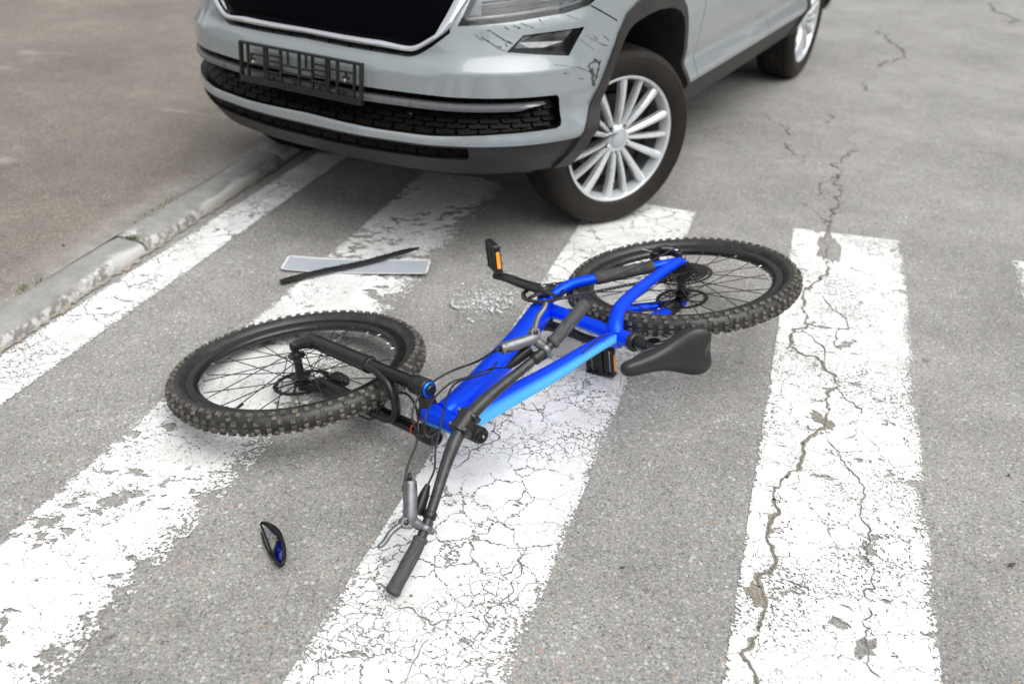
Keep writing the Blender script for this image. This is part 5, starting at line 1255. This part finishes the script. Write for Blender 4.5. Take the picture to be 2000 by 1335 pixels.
for lo_, hi_, dep in ((-.96, .02, 1.0), (.14, .92, .30)):
    V = []; F = []; nv_, nk = 15, 6
    for i in range(nv_):
        v = lo_+(hi_-lo_)*i/(nv_-1); edge = math.sin(math.pi*(i+.1)/(nv_-.8))**.40
        for j in range(nk): V.append(sgp(v, 1-(j/(nk-1))*dep*(.20+.80*edge)))
    for i in range(nv_-1):
        for j in range(nk-1): qv = i*nk+j; F.append((qv, qv+nk, qv+nk+1, qv+1))
    o = mk('lens', V, F, M['blue_lens'], sg); sm_ = o.modifiers.new('solid', 'SOLIDIFY'); sm_.thickness = .0016
    if dep > .9:
        mk('lens_rim', *tube(np.array(V)[nk-1::nk], .0022, 8)[:2], M['sg'], sg)
mk('nose_bridge', *tube(cspline([sgp(.0, .6), sgp(.06, .82), sgp(.14, .75)], 4), .0028, 8)[:2], M['sg'], sg)
for s, dx, zz in ((1, -.003, .014), (-1, -.008, .008)):
    e = sgp(s, 1); P = cspline([e, (e[0]-.006, e[1]-.004*s, e[2]), (dx, .03*s, zz+.004), (dx-.001, -.02*s, zz), (dx+.003, -.062*s, .006)], 6)
    mk('temple_arm', *tube(P, np.interp(np.linspace(0, 1, len(P)), [0, .15, .8, 1], [.0042, .0040, .0046, .0032]), 8, True, (0, 0, 1), .6)[:2], M['sg'], sg)

# weeds in the kerb joints
t = NT('weed'); t.principled(Base_Color=t.ramp(t.noise(t.coord(), 60, 2), [(.3, (.045, .085, .015)), (.7, (.13, .15, .04))]), Roughness=.6); M['weed'] = t.m
for (tt, nn_, cnt, lb) in ((.73, .05, 46, 'small green weeds in the open kerb joint'), (.30, .132, 34, 'thin grass tuft behind the kerb near the left edge'), (1.05, .134, 22, 'grass tuft behind the middle of the long kerb stone'), (.92, .132, 16, 'smallest weed tuft behind the kerb just past the joint')):
    mb = MB(); o0 = kp(tt, nn_, KH-.004)
    for k in range(cnt):
        c = np.array([random.gauss(0, .012) if nn_ < .1 else random.gauss(0, .035), random.gauss(0, .012), 0]); c = np.array([*(KD*c[0]+KN*c[1]), 0]) if nn_ > .1 else np.array([*(KN*c[0]*2.2+KD*random.gauss(0, .004)), 0])
        h = random.uniform(.006, .018); a = random.random()*6.28; ld = np.array([math.cos(a), math.sin(a), 0])*h*.8; wv_ = np.array([-math.sin(a), math.cos(a), 0])*.0016
        mb.add([c-wv_, c+wv_, c+ld*.5+wv_+np.array([0, 0, h*.7]), c+ld*.5-wv_+np.array([0, 0, h*.7]), c+ld+np.array([0, 0, h])], [(0, 1, 2, 3), (3, 2, 4)])
    o = mb.build('weed_tuft', M['weed'], smooth=False); o.location = o0; tag(o, lb, 'weed', 'weeds along the kerb', 'stuff')
# loose bits: dry leaves and small stones
t = NT('dry_leaf'); t.principled(Base_Color=t.ramp(t.noise(t.coord(), 90, 3), [(.3, (.035, .025, .018)), (.7, (.10, .075, .05))]), Roughness=.8); M['leaf'] = t.m
def leaf(x, y, z, r, rot, lb):
    V = []; n = 7
    for i in range(n):
        k = i/(n-1); w_ = r*.45*math.sin(math.pi*min(1, k*1.02+.02))**.8
        V += [((k-.5)*2*r, -w_, .002+r*.25*abs(k-.5)), ((k-.5)*2*r, 0, .0035+r*.1*abs(k-.5)), ((k-.5)*2*r, w_, .002+r*.30*abs(k-.5))]
    F = [(i*3+j, i*3+3+j, i*3+4+j, i*3+1+j) for i in range(n-1) for j in range(2)]
    o = mk('dry_leaf', V, F, M['leaf']); o.matrix_world = Matrix.Translation((x, y, z)) @ Matrix.Rotation(rot, 4, 'Z'); s_ = o.modifiers.new('s', 'SOLIDIFY'); s_.thickness = .0008
    tag(o, lb, 'leaf', 'dry leaves on the ground')
leaf(1.145, 1.514, .003, .011, .4, 'dark dry leaf in the asphalt right of the cracked stripe near the bottom')
leaf(1.285, 1.837, .003, .007, 1.1, 'small dark leaf right of the cracked stripe level with the grip')
leaf(.262, 1.466, .003, .007, .2, 'tiny dark leaf between two stripes below the saddle')
leaf(-.335, 2.455, .003, .014, .5, 'dry leaf on asphalt between the front tyre and the glass')
leaf(-1.92, 2.78, KH, .016, .3, 'dry leaf on the pavement near the left edge of the photo')
leaf(-1.70, 2.62, KH, .012, 1.0, 'small dry leaf on the pavement just behind the kerb')
leaf(-1.60, 2.90, KH, .009, 2.0, 'tiny dry leaf on the pavement beside the weedy joint')
mb = MB()
for k in range(420):
    x, y = random.uniform(-1.6, 2.2), random.uniform(.9, 5.5); r = random.uniform(.0012, .0038)
    if (np.array([x, y])-KA)@KN > -.03: continue
    n = 5; V = [(x+r*math.cos(6.28*i/n)*random.uniform(.7, 1.2), y+r*math.sin(6.28*i/n)*random.uniform(.7, 1.2), .003) for i in range(n)]+[(x+random.gauss(0, r*.2), y+random.gauss(0, r*.2), .004+r*random.uniform(.6, 1.2))]
    mb.add(V, [(i, (i+1) % n, n) for i in range(n)])
o = mb.build('grit', simple('grit_stone', (.20, .19, .175), .9, var=.6, scale=18), smooth=False); tag(o, 'loose grit scattered over the road', 'grit', kind='stuff')

# ================================================================== TREES AROUND THE STREET (unseen, added to darken the horizon and show in the paintwork)
t = NT('tree_mass'); t.principled(Base_Color=t.ramp(t.noise(t.coord(), .9, 3), [(.3, (.035, .055, .018)), (.7, (.085, .11, .04))]), Roughness=.7)
V = []; F = []
def leafquad(c, r):
    a = random.random()*6.28; b = random.gauss(0, .8); u = np.array([math.cos(a), math.sin(a), 0])*r; v = np.array([-math.sin(a)*math.sin(b), math.cos(a)*math.sin(b), math.cos(b)])*r; k = len(V)
    V.extend([c-u-v, c+u-v, c+u+v, c-u+v]); F.append((k, k+1, k+2, k+3))
for k in range(22):
    a = 2*math.pi*k/22+random.gauss(0, .06); rad = random.uniform(15, 21); cx_, cy_ = rad*math.cos(a), rad*math.sin(a)+2; hgt = random.uniform(4.2, 7.2); wr_ = random.uniform(1.6, 2.6)
    tv, tf = cyl((cx_, cy_, 0), (cx_+random.gauss(0, .3), cy_+random.gauss(0, .3), hgt*.6), .17, 7, .07); b0 = len(V); V.extend([np.array(v) for v in tv]); F.extend([tuple(i+b0 for i in f) for f in tf])
    for j in range(420):
        d = np.array([random.gauss(0, 1) for _ in range(3)]); d = d/np.linalg.norm(d)*random.random()**.4
        leafquad(np.array([cx_, cy_, hgt*.56])+d*np.array([wr_, wr_, hgt*.42]), random.uniform(.12, .28))
o = mk('unseen_trees', V, F, t.m, smooth=False); tag(o, 'unseen green trees added around the street', 'trees', kind='stuff')
